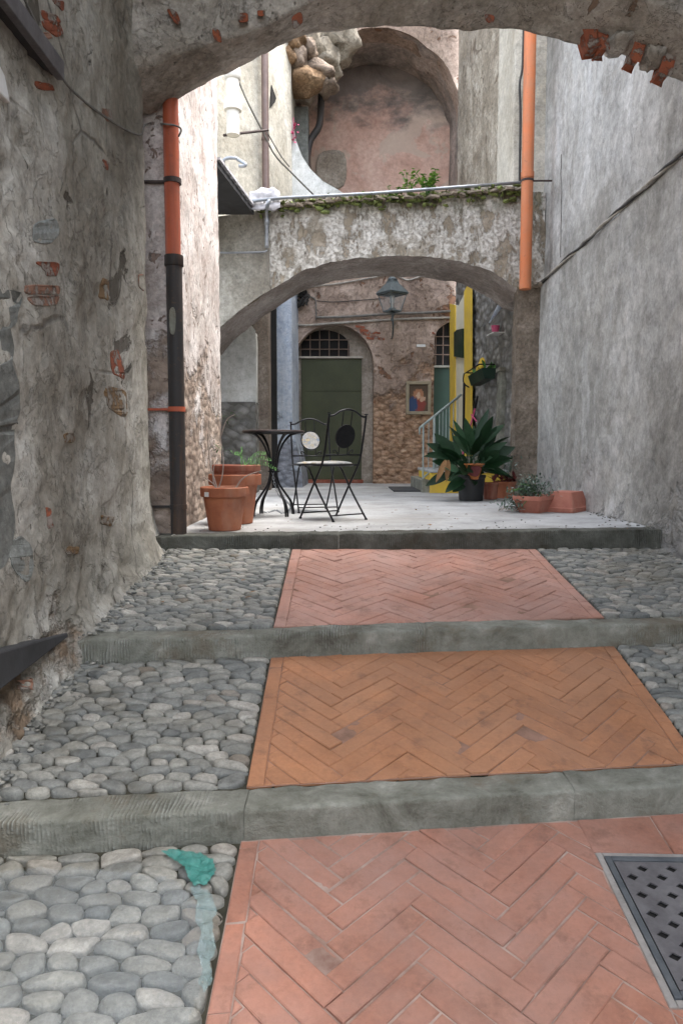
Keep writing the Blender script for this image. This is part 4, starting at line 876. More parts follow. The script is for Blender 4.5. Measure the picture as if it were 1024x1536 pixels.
m = MB(); m.add([(*rot(a*wt*.97, b*wt*.97), zt_) for a, b in cor] + [(*rot(a*wbm*.97, b*wbm*.97), zb_) for a, b in cor], [(i, (i+1)%4, 4+(i+1)%4, 4+i) for i in range(4)]); m.build('glass_panes', M['glass'], ln)
m = MB(); m.lathe([(.02, 0), (.022, .06), (.04, .1), (.045, .15), (.03, .2), (.0, .215)], (LC.x, LC.y, zb_ + .05), 12); m.build('bulb', M['white'], ln, smooth=True)
m = MB(); m.tube([(LC.x, LC.y, zb_), (LC.x + .02, LC.y, zb_ - .06), (LC.x + .02, DB + .02, zb_ - .06)], .016, 8); m.tube(spline([(LC.x, LC.y, zb_ - .02), (LC.x + .02, LC.y + .05, zb_ - .2), (LC.x + .03, DB - .25, zb_ - .32), (LC.x + .03, DB + .01, zb_ - .36)], 6), .014, 8); m.build('bracket', M['lampmetal'], ln, smooth=True)

# ------------------------------------------------------------------ left side behind: court wall, jamb, blue wall, white house
gw = thing('courtyard_wall', 'pale rounded wall end with rough grey base beyond the whitewashed wall', 'wall', P(355, 738, 9.95))
w0, w1 = P(318, 600, 9.95).x, P(382, 600, 9.95).x
tp = [P(318,478,9.95), P(352,476,9.95), P(364,480,9.95), P(374,487,9.95), P(381,497,9.95), P(382,510,9.95)]; zsp = P(350,603,9.95).z
m = MB(); m.prism([[Vector((w1, 9.95, zsp)), *[Vector((p.x, 9.95, p.z)) for p in tp[::-1]], Vector((w0, 9.95, zsp))]], (0, .35, 0)); m.build('plaster_top', M['pale'], gw, bev=.02)
m = MB(); m.grid(lambda u, v: Vector((w0 + u*(w1 - w0 + .012), 9.93 + .02*fr(u*3, v*5, 0, 4, 2), -.05 + v*(zsp + .05))), 30, 50); m.grid(lambda u, v: Vector((w1 + .012, 9.93 + u*.37, -.05 + v*(zsp + .05))), 4, 10); m.build('rough_base', M['rubble'], gw, smooth=True)
m = MB(); m.box((P(380,600,10.6).x, 10.6, -.02), (P(404,600,10.6).x, 10.9, 3.4)); tag(m.build('door_jamb', M['brownboard'], bev=.02), 'brown weathered jamb between the pale wall end and the blue strip', 'jamb')
m = MB(); m.box((P(300,600,11.2).x, 11.2, -.02), (P(415,600,11.2).x, 11.3, 3.4)); tag(m.build('plank_door', M['black_hole']), 'dark plank door in shadow behind the brown jamb', 'door')  # near-black panel; the dark gap's shade is put into its colour
bwm = MB(); x0, x1 = P(412,600,11.5).x, P(438,600,11.5).x
bwm.grid(lambda u, v: Vector((x0 + u*(x1-x0) + (.16*sm(.35, 0, v)*u), 11.5 - .12*sm(.25, 0, v) + .006*fr(u, v*4, 0, 3), -.02 + v*3.4)), 14, 60); bwm.grid(lambda u, v: Vector((x1 + .16*sm(.35, 0, v) + u*.03, 11.5 - .12*sm(.25, 0, v) + u*1.3, -.02 + v*3.4)), 10, 60)
tag(bwm.build('blue_wall', M['bluewhite'], smooth=True, auto=50), 'narrow blue limewashed wall end with a damp foot left of the olive door', 'wall')
wh = thing('white_house', 'bright white house above the low eave on the left', 'house', (-1.4, 10.4, 3.2))
A_, B_, C_ = P(318,200,9.7), P(399,200,10.5), P(437,200,11.4)
pl = [Vector((A_.x - .9, 9.7, 3.25)), Vector((A_.x, 9.7, 3.25)), Vector((B_.x, 10.5, 3.25)), Vector((C_.x, 11.4, 3.25)), Vector((C_.x, 12.7, 3.25)), Vector((A_.x - .9, 12.7, 3.25))]
m = MB(); m.prism([pl], (0, 0, 4.6)); m.build('wall', M['cream'], wh)
def FB(px, py, off):      # point on facet B-C
    d = ray(px, py); n_v = Vector((C_.y - B_.y, -(C_.x - B_.x), 0)).normalized(); o = Vector((0, 0, CAMZ)); p0 = Vector((B_.x, B_.y, 0)); t = (p0 - o).dot(n_v) / d.dot(n_v); return o + d*t + n_v*off
m = MB(); m.prism([[FB(406,128,.006), FB(413,148,.006), FB(411,154,.006), FB(404,162,.006)]], Vector((.01, -.01, 0))); m.build('window', M['black_hole'], wh)
# curved pale buttress flare
m = MB(); fl_ = [P(436,296,11.5), P(523,296,11.5), P(505,284,11.5), P(485,272,11.5), P(466,254,11.5), P(453,234,11.5), P(444,210,11.5), P(438,180,11.5), P(436,180,11.5)]
m.prism([fl_], (0, .3, 0)); tag(m.build('curved_parapet', M['pale'], bev=.015), 'pale curved parapet sweeping down from the white house', 'parapet')
m = MB(); rn = random.Random(8); q = P(440,196,11.45)
for i in range(26): m.leaf(q + Vector((rn.gauss(0, .025), rn.gauss(0, .03), rn.gauss(0, .10))), (rn.uniform(-1,1), -1, rn.uniform(-1,1)), .05, .045, seg=2, tint=rn.random())
m.tube([q + Vector((0,.02,-.16)), q + Vector((0,.02,.2))], .006, 5); tag(m.build('pink_flowers', M['pinkfl']), 'small hanging bunch of pink flowers beside the white house', 'flowers')
vs_ = thing('vault_stub', 'broken stub of a vault with tan stones beside the white house', 'masonry', P(450, 100, 11.8))
m = MB()
for px, py, rx, rz, D in ((420,40,.5,.5,11.9), (446,70,.42,.45,12.1), (470,96,.40,.35,12.3), (448,112,.35,.35,12.2), (490,60,.5,.4,12.4), (440,20,.6,.4,12.1)): m.blob(P(px, py, D), (rx, .45, rz), .5, px, 3, .5, 2.2)
m.build('rubble_core', M['beige'], vs_, smooth=True)
for px, py, rx, rz, D, k in ((421,84,.24,.16,11.42,1), (440,66,.22,.16,11.5,2), (446,92,.20,.20,11.62,3), (455,122,.32,.19,11.72,4), (478,112,.24,.15,11.85,5), (424,64,.16,.12,11.45,6), (460,80,.17,.15,11.75,7), (489,128,.16,.12,11.95,8)):
    m = MB(); m.blob(P(px, py, D), (rx, .30, rz), .5, k, 3, .5, 1.5); m.build('stone', M['tan'] if k in (1, 4, 2) else M['tan_grey'], vs_, smooth=True)
m = MB(); m.tube(spline([P(482,135,12.3), P(481,165,12.3), P(478,190,12.3), P(466,210,12.3), P(461,235,12.3), P(463,262,12.3), P(468,285,12.3)], 6), .055, 10); tag(m.build('drainpipe', M['black_pipe'], smooth=True), 'black bent drainpipe at the left edge of the sooty niche', 'drainpipe')
m = MB(); m.box((P(440,200,12.2).x, 12.2, 3.3), (P(462,200,12.2).x, 12.7, 6.0)); tag(m.build('grey_pier', M['darkpatch'], bev=.01), 'dark grey pier behind the curved parapet', 'pier')
bp = thing('drainpipe', 'brown slim drainpipe down the corner of the white house', 'drainpipe', P(398, 296, 10.35))
m = MB(); xb = P(398,200,10.35).x; zb0 = P(398,297,10.35).z; m.tube([(xb, 10.35, zb0), (xb, 10.35, 7.5)], .048, 14); m.build('pipe', M['brown_pipe'], bp, smooth=True, auto=60)
z = P(398,207,10.35).z; m = MB(); m.tube([(xb, 10.35, z - .03), (xb, 10.35, z + .0)], .055, 14); m.build('collar', M['brown_pipe'], bp)
bar = MB(); bar.tube([P(336,203,9.6), P(402,195,10.28)], .018, 6); tag(bar.build('iron_bar', M['bracket']), 'dark iron bar across the white house wall', 'bar')
vp = thing('vent_pipe', 'fat white vent pipe with a collar on the white house wall', 'pipe', P(350, 200, 9.65)); D_ = 9.62
m = MB(); xv = P(349,150,D_).x; zv = [P(349,y,D_).z for y in (203,168,166,150,147,118,104,96)]; m.tube([(xv,D_,zv[0]),(xv,D_,zv[1]),(xv,D_,zv[3]),(xv,D_,zv[5])], .082, 16); m.build('pipe', M['white_pipe'], vp, smooth=True, auto=60)
m = MB(); m.tube([(xv,D_,zv[1]),(xv,D_,zv[2]),(xv,D_,zv[3]),(xv,D_,zv[4])], [.085,.11,.11,.085], 16); m.build('collar', M['white_pipe'], vp, smooth=True, auto=50); m = MB(); m.tube([(xv,D_,zv[5]-.02),(xv,D_,zv[5]),(xv,D_,zv[6]),(xv,D_,zv[7])], [.085,.105,.10,.06], 16); m.build('collar', M['white_pipe'], vp, smooth=True, auto=50)
m = MB(); m.tube(spline([P(336,262,9.0),P(336,240,9.0),P(352,237,8.95),P(358,240,8.95),P(368,246,8.9),P(366,249,8.9),P(358,249,8.9)], 4), .020, 8); tag(m.build('bent_pipe', M['grey_pipe'], smooth=True), 'short bent grey pipe sticking up behind the eave', 'pipe')
m = MB(); m.tube(spline([P(346,92,9.5),P(370,150,9.8),P(394,197,10.2),P(412,232,10.5),P(436,258,10.9),P(470,292,11.3)], 6), .012, 6); m.tube(spline([P(400,197,10.25),P(420,232,10.7),P(434,250,10.9)], 5), .009, 6); tag(m.build('cable', M['cable'], smooth=True), 'slack grey cable slanting down across the white house', 'cable')
# eave of the low roof
ev = thing('roof_eave', 'dark sloping underside of a low roof eave above the left wall', 'eave', P(350, 300, 8.2))
e0, e1 = P(326, 250, 7.35), P(381, 322, 8.86)
m = MB(); m.hexa([(-2.3, 7.35, e0.z), e0, e1, (-2.3, 8.86, e1.z), (-2.3, 7.35, e0.z + .06), e0 + Vector((0,0,.06)), e1 + Vector((0,0,.06)), (-2.3, 8.86, e1.z + .06)]); m.build('soffit_board', M['eave'], ev)
m = MB()
for k in range(9):
    a = e0.lerp(e1, k/9); b = e0.lerp(e1, (k+1)/9 - .01); m.hexa([a + Vector((-.6,0,.065)), a + Vector((.03,0,.065)), b + Vector((.03,0,.065)), b + Vector((-.6,0,.065)), a + Vector((-.6,0,.09)), a + Vector((.03,0,.09)), b + Vector((.03,0,.09)), b + Vector((-.6,0,.09))])
m.build('roof_slates', M['tarp'], ev)
m = MB()
def rag(u, v):
    px = 374 + u*46; py = 310 - v*22 + 6*math.sin(u*3.1)*(1-v); q = P(px, py, 8.72 + .1*v); return q + Vector((0, -.03*fr(u*1.5, v*1.5, 0, 2, 2), .03*fr(u*1.5, v*1.5, 4, 2, 2) + .05*math.sin(u*3.1)*v))
m.grid(rag, 22, 14); o = tag(m.build('rag', M['tarp'], smooth=True), 'crumpled pale rag lying at the left end of the mossy arch', 'rag'); s_ = o.modifiers.new('th', 'SOLIDIFY'); s_.thickness = .01
m = MB(); m.tube(spline([P(404,300,8.7),P(401,308,8.7),P(400,320,8.78),P(400,350,8.8),P(400,372,8.8)], 4), .022, 8); m.tube(spline([P(400,375,8.8),P(395,378,8.8),P(360,379,8.8),P(330,379,8.8)], 4), .012, 6); m.tube([P(400,328,8.8), P(400,338,8.8)], .03, 8); tag(m.build('downpipe', M['grey_pipe'], smooth=True), 'thin grey downpipe on the plastered left end of the mossy arch', 'pipe')

# ------------------------------------------------------------------ right side house behind the pillar
sh = thing('side_house', 'rubble side house with a cream facade strip framed in yellow', 'house', (2.1, 11.3, 0))
s0, s1 = Vector((2.33, 9.0, 0)), Vector((P(681,600,12.68).x, 12.68, 0)); sd = (s1 - s0).normalized(); sn = Vector((sd.y * -1, sd.x, 0)); sn = sn if sn.x < 0 else -sn
def SW(t, z, off=0): p = s0.lerp(s1, t); return Vector((p.x, p.y, z)) + sn * off
def SP(px, py, off=0):
    d = ray(px, py); o = Vector((0, 0, CAMZ)); t = (s0 - o).dot(sn) / d.dot(sn); return o + d*t + sn*off
m = MB(); m.grid(lambda u, v: SW(u, -.05 + v*3.7, .03*fr(u*3, v*4, 0, 3) + .012*fr(u*3, v*4, 0, 14)), 80, 90); m.build('rubble_wall', M['rubble'], sh, smooth=True)
m = MB(); m.grid(lambda u, v: SW(u, 3.65 + v*5.4, .02*fr(u*3, v*4, 0, 3)), 50, 80); m.build('upper_wall', M['beige'], sh, smooth=True)
def strip(pix, off, th, mat, name):
    m = MB(); pts = [SP(a, b, off) for a, b in pix]; m.prism([pts], sn * th); return m.build(name, M[mat], sh)
strip([(683,742),(683,456),(692,459),(712,420),(712,752)], .04, .02, 'creampaint', 'painted_facade')
strip([(703,752),(703,438),(709,426),(709,420),(714,420),(714,753)], .061, .02, 'yellow', 'yellow_trim')
strip([(681,742),(681,456),(689,458),(689,742)], .061, .02, 'yellow', 'yellow_trim')
w_ = strip([(690,535),(690,499),(694,495),(703,493),(703,537)], .061, .05, 'green', 'shutter')
for px, py, lab in ():
    pass
pt = thing('window_box', 'green trough of yellow flowers on a wire bracket on the side house', 'planter', SP(722, 570, .2))
m = MB()
a0, a1 = SP(750, 560, .08), SP(728, 572, .08)
def trough(o0, o1, zt0, zb0):
    return [a0 + sn*o0 + Vector((0,0,zb0)), a1 + sn*o0 + Vector((0,0,zb0)), a1 + sn*o1 + Vector((0,0,zb0)), a0 + sn*o1 + Vector((0,0,zb0)), a0 + sn*(o0-.02) + Vector((0,0,zt0)), a1 + sn*(o0-.02) + Vector((0,0,zt0)), a1 + sn*(o1+.05) + Vector((0,0,zt0)), a0 + sn*(o1+.05) + Vector((0,0,zt0))]
m.hexa(trough(0, .14, .07, -.07)); m.build('trough', M['green'], pt)
m = MB(); cen = (a0 + a1)/2 + sn*.08; rn = random.Random(3)
ax_ = ((a0 - a1).normalized()*.35 + Vector((0,0,1))).normalized(); ax2 = (a0 - a1).normalized()
for k in range(5):
    b_ = a0.lerp(a1, .55) + sn*.10 + ax2*((k - 2)*.045) + Vector((0,0,.02)); H_ = .27 - .03*abs(k - 2.5); m.tube([b_ + ax_*H_*q_/10 for q_ in range(11)], [.012 + .030*math.sin(math.pi*(q_ + .6)/11.2) for q_ in range(11)], 10, k/5)
m.build('yellow_flowers', M['yellow'], pt, smooth=True); m = MB()
for k in range(30):
    b_ = a0.lerp(a1, rn.random()) + sn*rn.uniform(.0, .16) + Vector((0,0,.06)); m.leaf(b_, (rn.uniform(-.6,.6), rn.uniform(-.5,.5), .8), rn.uniform(.08, .16), .05, bend=.4, seg=3, tint=rn.random())
m.build('leaves', M['fern'], pt)
m = MB(); L_ = a1 + sn*.22
m.tube(spline([a0 + sn*.22 + Vector((0,0,.12)), L_ + Vector((0,0,.12)), L_ + Vector((-.02,.05,.10)), L_ + Vector((-.02,.06,-.02)), L_ + sn*-.05 + Vector((0,0,-.09))], 4), .010, 6); m.tube([a0 + sn*.22 + Vector((0,0,.12)), a0 + Vector((0,0,.12))], .010, 6); m.tube([a1 + sn*.22 + Vector((0,0,.12)), a1 + Vector((0,0,.12))], .010, 6); m.build('wire_bracket', M['iron'], pt, smooth=True)
sf = thing('wall_shelf', 'small pale shelf bracket fixed to the rubble wall near the pillar', 'shelf', SP(752, 500, .1)); m = MB(); q = SP(752,500,.0); m.hexa([q + sd*-.12 + Vector((0,0,-.012)), q + sd*.16 + Vector((0,0,-.012)), q + sd*.16 + sn*.16 + Vector((0,0,-.012)), q + sd*-.12 + sn*.16 + Vector((0,0,-.012)), q + sd*-.12, q + sd*.16, q + sd*.16 + sn*.16, q + sd*-.12 + sn*.16]); m.build('board', M['white'], sf)
m = MB(); m.lathe([(.04,0),(.055,.08),(.062,.1),(.05,.1)], q + sn*.09, 14); m.build('pot', M['pinkfl'], tag(thing('flower_pot', 'small pink pot standing on the pale wall shelf', 'flower pot', q + sn*.09), 'small pink pot standing on the pale wall shelf', 'flower pot')); 
m = MB(); m.tube([SP(748,478,.10), SP(768,450,.12)], [.018, .045], 8); m.tube([SP(744,484,.10), SP(748,478,.10)], .012, 6); tag(m.build('closed_umbrella', M['bluewhite'], smooth=True), 'folded blue grey umbrella leaning on the rubble wall near the pillar', 'umbrella')
bm_ = thing('broom', 'red handled broom leaning on the rubble wall behind the big plant', 'broom', SP(716, 650, .1)); m = MB(); m.tube([SP(712,700,.25), SP(720,612,.08)], .013, 8); m.build('handle', M['pinkfl'], bm_); m = MB(); m.tube([SP(720,612,.08), SP(723,594,.07)], [.02,.014], 8); m.build('grip', M['iron'], bm_)
m = MB(); m.tube([SP(716,622,.10), SP(724,632,.10)], .011, 6); m.build('hook', M['pinkfl'], bm_)
m = MB(); q = SP(757,555,.03); m.box((q.x-.03, q.y-.02, 0), (q.x+.05, q.y+.25, q.z)); m.box((q.x-.06, q.y-.05, q.z-.02), (q.x+.07, q.y+.28, q.z+.04)); tag(m.build('stone_jamb', M['step_worn'], bev=.01), 'stone door jamb with a capital in the rubble wall beside the pillar', 'jamb')

# stair with railing in front of the yellow framed strip
st = thing('stair', 'small stair with a yellow painted side beside the big potted plant', 'stair', P(665, 740, 10.0))
m = MB(); m.box((P(632,735,10.0).x, 10.0, -.02), (P(648,735,10.0).x, 11.6, .17)); m.build('tread', M['step_worn'], st, bev=.01)
m = MB(); m.box((P(645,735,9.9).x, 9.9, -.02), (2.25, 11.4, .27)); m.build('yellow_side', M['yellow'], st, bev=.008)
m = MB(); m.box((P(645,735,9.9).x - .02, 9.88, .272), (2.25, 11.42, .31)); m.build('tread', M['concrete'], st, bev=.008)
m = MB(); m.box((P(665,735,10.2).x, 10.3, .312), (2.25, 11.4, .48)); m.build('tread', M['step_worn'], st, bev=.008)
ra = thing('railing', 'pale metal stair railing sloping up towards the yellow framed strip', 'railing', P(640, 730, 10.1)); Dr = 10.1
m = MB(); m.tube([P(629,642,Dr), P(691,592,Dr + .3)], .018, 8); m.tube([P(629,642,Dr), P(629,652,Dr)], .014, 6); m.tube([P(633,718,Dr), P(650,703,Dr), P(690,668,Dr+.3)], .012, 6); m.build('handrail', M['rail'], ra, smooth=True)
for px, b in ((650, 736), (634, 716)):
    q = P(px, b, Dr); tp_ = P(px, 642 - (px-629)*50/62, Dr + .3*(px-629)/62); m = MB(); m.tube([q, (q.x, q.y, tp_.z)], .018 if px == 650 else .012, 8); m.build('post', M['rail'], ra)
for px in (642, 658, 663, 668, 673, 679, 685):
    dd = Dr + .3*(px-629)/62; tp_ = P(px, 642 - (px-629)*50/62, dd); lo_ = P(px, 717 - (px-634)*50/57, dd); m = MB(); m.tube([lo_, (lo_.x, lo_.y, tp_.z)], .0075, 6); m.build('baluster', M['rail'], ra)
m = MB(); q = P(694, 700, 11.5); m.tube([(q.x, 11.5, .3), (q.x, 11.5, P(694,575,11.5).z)], .02, 8); tag(m.build('pole', M['iron']), 'thin dark upright pole in front of the cream facade strip', 'pole')
m = MB(); a_ = G(590, 738, lambda x, y: 0); b_ = G(634, 734, lambda x, y: 0); m.box((a_.x, a_.y, .004), (b_.x, b_.y + .45, .02)); tag(m.build('doormat', M['mat'], bev=.004), 'flat dark mat on the terrace before the stair', 'mat')

# ------------------------------------------------------------------ bistro table, chain, chairs
T0 = G(411, 777, lambda x, y: 0); T0.y += .18; T0.x = P(410, 700, T0.y).x
tb = thing('bistro_table', 'round black bistro table with curved iron legs on the terrace', 'table', T0)
TH = .735; m = MB(); m.lathe([(.05, TH-.012), (.262, TH-.010), (.268, TH-.004), (.268, TH+.004), (.262, TH+.008), (.0, TH+.008)], T0, 48); m.build('table_top', M['tablewood'], tb, smooth=True, auto=40)
m = MB(); m.tube([T0 + Vector((.262*math.cos(a*.131), .262*math.sin(a*.131), TH-.012)) for a in range(48)], .009, 6, closed=True); m.build('rim', M['iron'], tb, smooth=True)
for k in range(4):
    a = rad(38 + 90*k); m = MB()
    for off in (-.10, .10):
        cs = lambda r, z, o=off: T0 + Vector((r*math.cos(a + o*r*2.5), r*math.sin(a + o*r*2.5), z))
        m.tube(spline([cs(.235, TH-.014), cs(.17, TH-.035), cs(.105, TH-.10), cs(.06, TH-.19), cs(.035, .42), cs(.035, .36), cs(.06, .28), cs(.12, .20), cs(.175, .13), cs(.20, .06), cs(.205, .008)], 5), .0085, 8)
    m.build('leg', M['iron'], tb, smooth=True)
m = MB(); m.tube([T0 + Vector((.045*math.cos(a*.4), .045*math.sin(a*.4), .39)) for a in range(16)], .008, 6, closed=True); m.build('ring', M['iron'], tb, smooth=True)
chn = MB(); cpts = spline([G(x, y, lambda a, b: 0) + Vector((0, 0, h)) for x, y, h in ((392,768,.006),(402,770,.006),(414,766,.006),(424,771,.006),(436,765,.02))] + [P(430,752,T0.y-.05), P(418,742,T0.y), P(411,722,T0.y), P(409,705,T0.y)], 14)
acc = 0; last = cpts[0]; k = 0
for i in range(1, len(cpts)):
    if (cpts[i] - last).length > .023:
        t = (cpts[i] - last).normalized(); u = t.cross(Vector((0,0,1))).normalized() if abs(t.z) < .9 else Vector((1,0,0)); w = t.cross(u); 
        if k % 2: u, w = w, u
        c_ = (cpts[i] + last)/2; chn.tube([c_ + t*(.017*math.cos(a*.785)) + u*(.009*math.sin(a*.785)) for a in range(8)], .003, 5, closed=True); k += 1; last = cpts[i]
tag(chn.build('chain', M['grey_pipe'], smooth=True), 'thin metal chain hanging from the table and trailing on the terrace', 'chain')

def chair():
    t = thing('folding_chair', 'x', 'chair'); W = .19     # local: forward = +y, lateral = x
    for sx_ in (-1, 1):
        x = sx_*W
        m = MB(); m.tube(spline([(x, .21, .008), (x, .06, .235), (x, -.10, .47), (x, -.155, .66), (x, -.195, .86)], 5), .0085, 8); m.tube([(x, .21, 0), (x, .21, .012)], .013, 8); m.build('back_post', M['iron'], t, smooth=True, local=True)
        x2 = sx_*(W - .02); m = MB(); m.tube(spline([(x2, -.22, .008), (x2, -.04, .215), (x2, .06, .35), (x2, .12, .425), (x2, .17, .445)], 5), .0085, 8); m.tube([(x2, -.22, 0), (x2, -.22, .012)], .013, 8); m.build('leg', M['iron'], t, smooth=True, local=True)
        m = MB(); m.lathe([(.016, -.004), (.016, .004), (.0, .004)], (x, -.195, .866), 10); m.build('finial', M['iron'], t, local=True)
    m = MB(); m.tube([(-W, .185, .05), (W, .185, .05)], .006, 6); m.build('stretcher', M['iron'], t, local=True)
    m = MB(); m.tube([(-W+.02, -.195, .05), (W-.02, -.195, .05)], .006, 6); m.build('stretcher', M['iron'], t, local=True)
    m = MB(); m.tube(spline([(-W, -.190, .845), (-W*.75, -.192, .85), (-W*.4, -.196, .885), (0, -.2, .90), (W*.4, -.196, .885), (W*.75, -.192, .85), (W, -.190, .845)], 5), .0085, 8); m.build('top_rail', M['iron'], t, smooth=True, local=True)
    m = MB(); m.tube([(-W, -.125, .535), (W, -.125, .535)], .007, 6)
    for s_ in (-1, 1): m.tube(spline([(s_*.05, -.128, .535), (s_*.075, -.13, .57), (s_*.10, -.13, .575), (s_*.095, -.13, .55)], 4), .005, 6)
    m.build('lower_rail', M['iron'], t, smooth=True, local=True)
    for s_ in (-1, 1):
        m = MB(); m.tube(spline([(s_*.045, -.127, .537), (s_*.045, -.140, .62), (s_*.045, -.172, .76), (s_*.045, -.196, .882)], 3), .005, 6); m.build('spindle', M['iron'], t, local=True)
    dn = Vector((0, .97, .24)).normalized(); u = Vector((1,0,0)); v = dn.cross(u); c_ = Vector((0, -.155, .685))
    def disc(r, y0, y1): return [c_ + dn*y0 + (u*math.cos(a*.1963) + v*math.sin(a*.1963))*r for a in range(32)], dn*(y1-y0)
    m = MB(); p, o_ = disc(.098, -.007, .004); m.prism([p], o_); m.build('back_disc', M['iron'], t, local=True)
    m = MB(); p, o_ = disc(.088, .0045, .008); m.prism([p], o_); m.build('mosaic', M['mosaic'], t, local=True)
    m = MB(); m.lathe([(.0, .442), (.182, .442), (.19, .448), (.19, .458), (.182, .462), (.0, .462)], (0, .03, 0), 40); m.tube([(-W, -.10, .452), (-W, .18, .452), (W, .18, .452), (W, -.10, .452)], .0085, 6, closed=True); m.build('seat', M['iron'], t, smooth=True, local=True, auto=40)
    m = MB(); m.lathe([(.0, .4625), (.176, .4625), (.165, .472), (.11, .482), (.0, .487)], (0, .03, 0), 40); m.build('seat_mosaic', M['mosaic'], t, smooth=True, local=True)
    return t
ch1 = chair(); c1 = G(500, 778.5, lambda x, y: 0); ch1.location = c1; ch1.rotation_euler.z = rad(38)
ch1['label'] = 'nearer folding chair turned away, showing its black back disc'; ch1['group'] = 'folding chairs by the table'
ch2 = copy_tree(ch1); c2 = G(468, 768, lambda x, y: 0); ch2.location = Vector((P(470,700,c2.y).x, c2.y + .12, 0)); ch2.rotation_euler.z = rad(180 + 14); ch2.scale = (.97, .97, .97)
ch2['label'] = 'farther folding chair facing forward, showing its pale mosaic back disc'

# ------------------------------------------------------------------ pots and plants
def pot(mb, c, rt, rb, h, rim=.05, lip=.012, th=.018):
    mb.lathe([(rb*.9, .0), (rb, .004), (rt - lip - (rt-lip-rb)*rim/h, h - rim), (rt - .002, h - rim + .002), (rt, h - rim + .008), (rt, h - .006), (rt - .005, h), (rt - th + .003, h), (rt - th, h - .006), (rt - th - .01, h - .05), (0, h - .05)], c, 40)
z0f = lambda x, y: 0
q = G(337, 797, z0f); q.y += .10; q.x = P(337, 760, q.y).x
fp = thing('terracotta_pot', 'front terracotta pot with bare stems and a white tag by the whitewashed wall', 'plant pot', q, 'terracotta pots by the left wall'); GP1 = q
m = MB(); pot(m, q, .172, .115, .312, .07); m.build('pot', M['pot'], fp, smooth=True, auto=35)
m = MB(); m.lathe([(0, .262), (.14, .265), (.05, .272), (0, .272)], q, 24); m.build('soil', M['earth'], fp, smooth=True)
ta = P(309, 742, q.y - .158); m = MB(); m.hexa([ta + Vector(v) for v in ((-.016,.03,-.016),(.016,.0,-.016),(.018,.012,-.016),(-.014,.042,-.016),(-.016,.03,.016),(.016,.0,.016),(.018,.012,.016),(-.014,.042,.016))]); m.build('tag', M['white'], fp)
for pts in (((326,734),(322,720),(316,700),(312,660),(314,630)), ((327,734),(333,716),(335,690),(331,655),(333,620)), ((325,735),(320,722),(321,700),(328,688)), ((352,735),(362,720),(374,712),(392,706)), ((328,735),(318,724),(306,716)), ((331,655),(340,630),(352,622))):
    m = MB(); rs = [.0055 - .0032*i/len(pts) for i in range(len(pts))]; sp = spline([P(a, b, q.y - .01*i) for i, (a, b) in enumerate(pts)], 5); m.tube(sp, [.006 - .0035*i/len(sp) for i in range(len(sp))], 6); m.build('stem', M['stem'], fp, smooth=True)
m = MB(); rn = random.Random(2)
for a, b in ((333,626),(340,628),(352,622),(346,618),(330,672),(322,668),(340,676)):
    for k in range(4): m.leaf(P(a + rn.uniform(-5,5), b + rn.uniform(-3,3), q.y), (rn.uniform(-1,1), rn.uniform(-.6,.6), rn.uniform(-.2,.3)), .045, .012, seg=3, tint=rn.random())
m.build('leaves', M['fern'], fp)
q2 = G(362, 787, z0f); q2.y += .12; q2.x = P(353, 760, q2.y).x
bp2 = thing('terracotta_pot', 'taller darker terracotta pot standing just behind the front pot', 'plant pot', q2, 'terracotta pots by the left wall')
m = MB(); pot(m, q2, .205, .135, P(353,711,q2.y).z, .085, .02); m.build('pot', M['pot'], bp2, smooth=True, auto=35)
hp = P(353,711,q2.y).z; h3 = P(356,697,q2.y).z
tp3 = thing('terracotta_pot', 'terracotta pot nested inside the taller pot with its pale rim on top', 'plant pot', q2 + Vector((.012, 0, hp - .20)), 'terracotta pots by the left wall')
m = MB(); pot(m, q2 + Vector((.012, 0, hp - .05)), .188, .17, h3 - hp + .05, .05, .006); m.build('pot', M['pot_dark'], tp3, smooth=True, auto=35)
m = MB(); m.lathe([(0, h3 - .05), (.165, h3 - .048), (0, h3 - .04)], q2 + Vector((.012, 0, 0)), 24); m.build('soil', M['earth'], tp3)
m = MB(); rn = random.Random(12)
for (a, b) in (((388,696),(414,704)), ((384,694),(406,690)), ((380,692),(398,680)), ((372,693),(362,672)), ((378,694),(352,680))):
    p0, p1 = P(a[0] - 10, a[1] + 2, q2.y - .05), P(b[0], b[1], q2.y - .12); sp = spline([p0, p0.lerp(p1, .5) + Vector((0,0,.03)), p1], 6)
    for i, s_ in enumerate(sp):
        for sgn in (-1, 1): m.leaf(s_, Vector((.3, -.3, 0))*.6 + Vector((rn.uniform(-.3,.3), sgn*.6, sgn*.7 + rn.uniform(-.2,.2))), .032*(1.1 - i/len(sp)*.6), .009, seg=2, tint=rn.random())
m.build('fern_fronds', M['fern'], tp3)
# aspidistra
q3 = G(706, 752, z0f); q3.y += .13; q3.x = P(706, 730, q3.y).x
ap = thing('aspidistra', 'big dark green broad leaved plant in a black plastic pot', 'potted plant', q3)
m = MB(); pot(m, q3, .165, .135, .295, .035, .006); m.build('pot', M['plastic_black'], ap, smooth=True, auto=35)
m = MB(); m.lathe([(0, .25), (.15, .252), (0, .262)], q3, 24); m.build('soil', M['earth'], ap)
rn = random.Random(21); lv = MB(); sk = MB()
tips = [(742,640,9),(728,612,6),(700,628,-4),(690,650,-8),(676,640,3),(660,668,-6),(655,650,4),(640,672,-10),(668,700,-12),(676,712,-14),(650,690,-6),(758,650,2),(768,668,-6),(764,680,-12),(745,672,-14),(720,650,-12),(710,640,8),(735,625,-6),(690,680,-16),(715,690,-18),(740,700,-15),(752,690,-10),(664,655,8),(684,630,10),(750,632,10),(722,668,-20),(700,700,-20),(668,735,-12),(756,660,-16),(646,660,4)]
shp = lambda t: max(.06, (math.sin(math.pi * min(1, t**.85 * .98 + .02)))**.8)
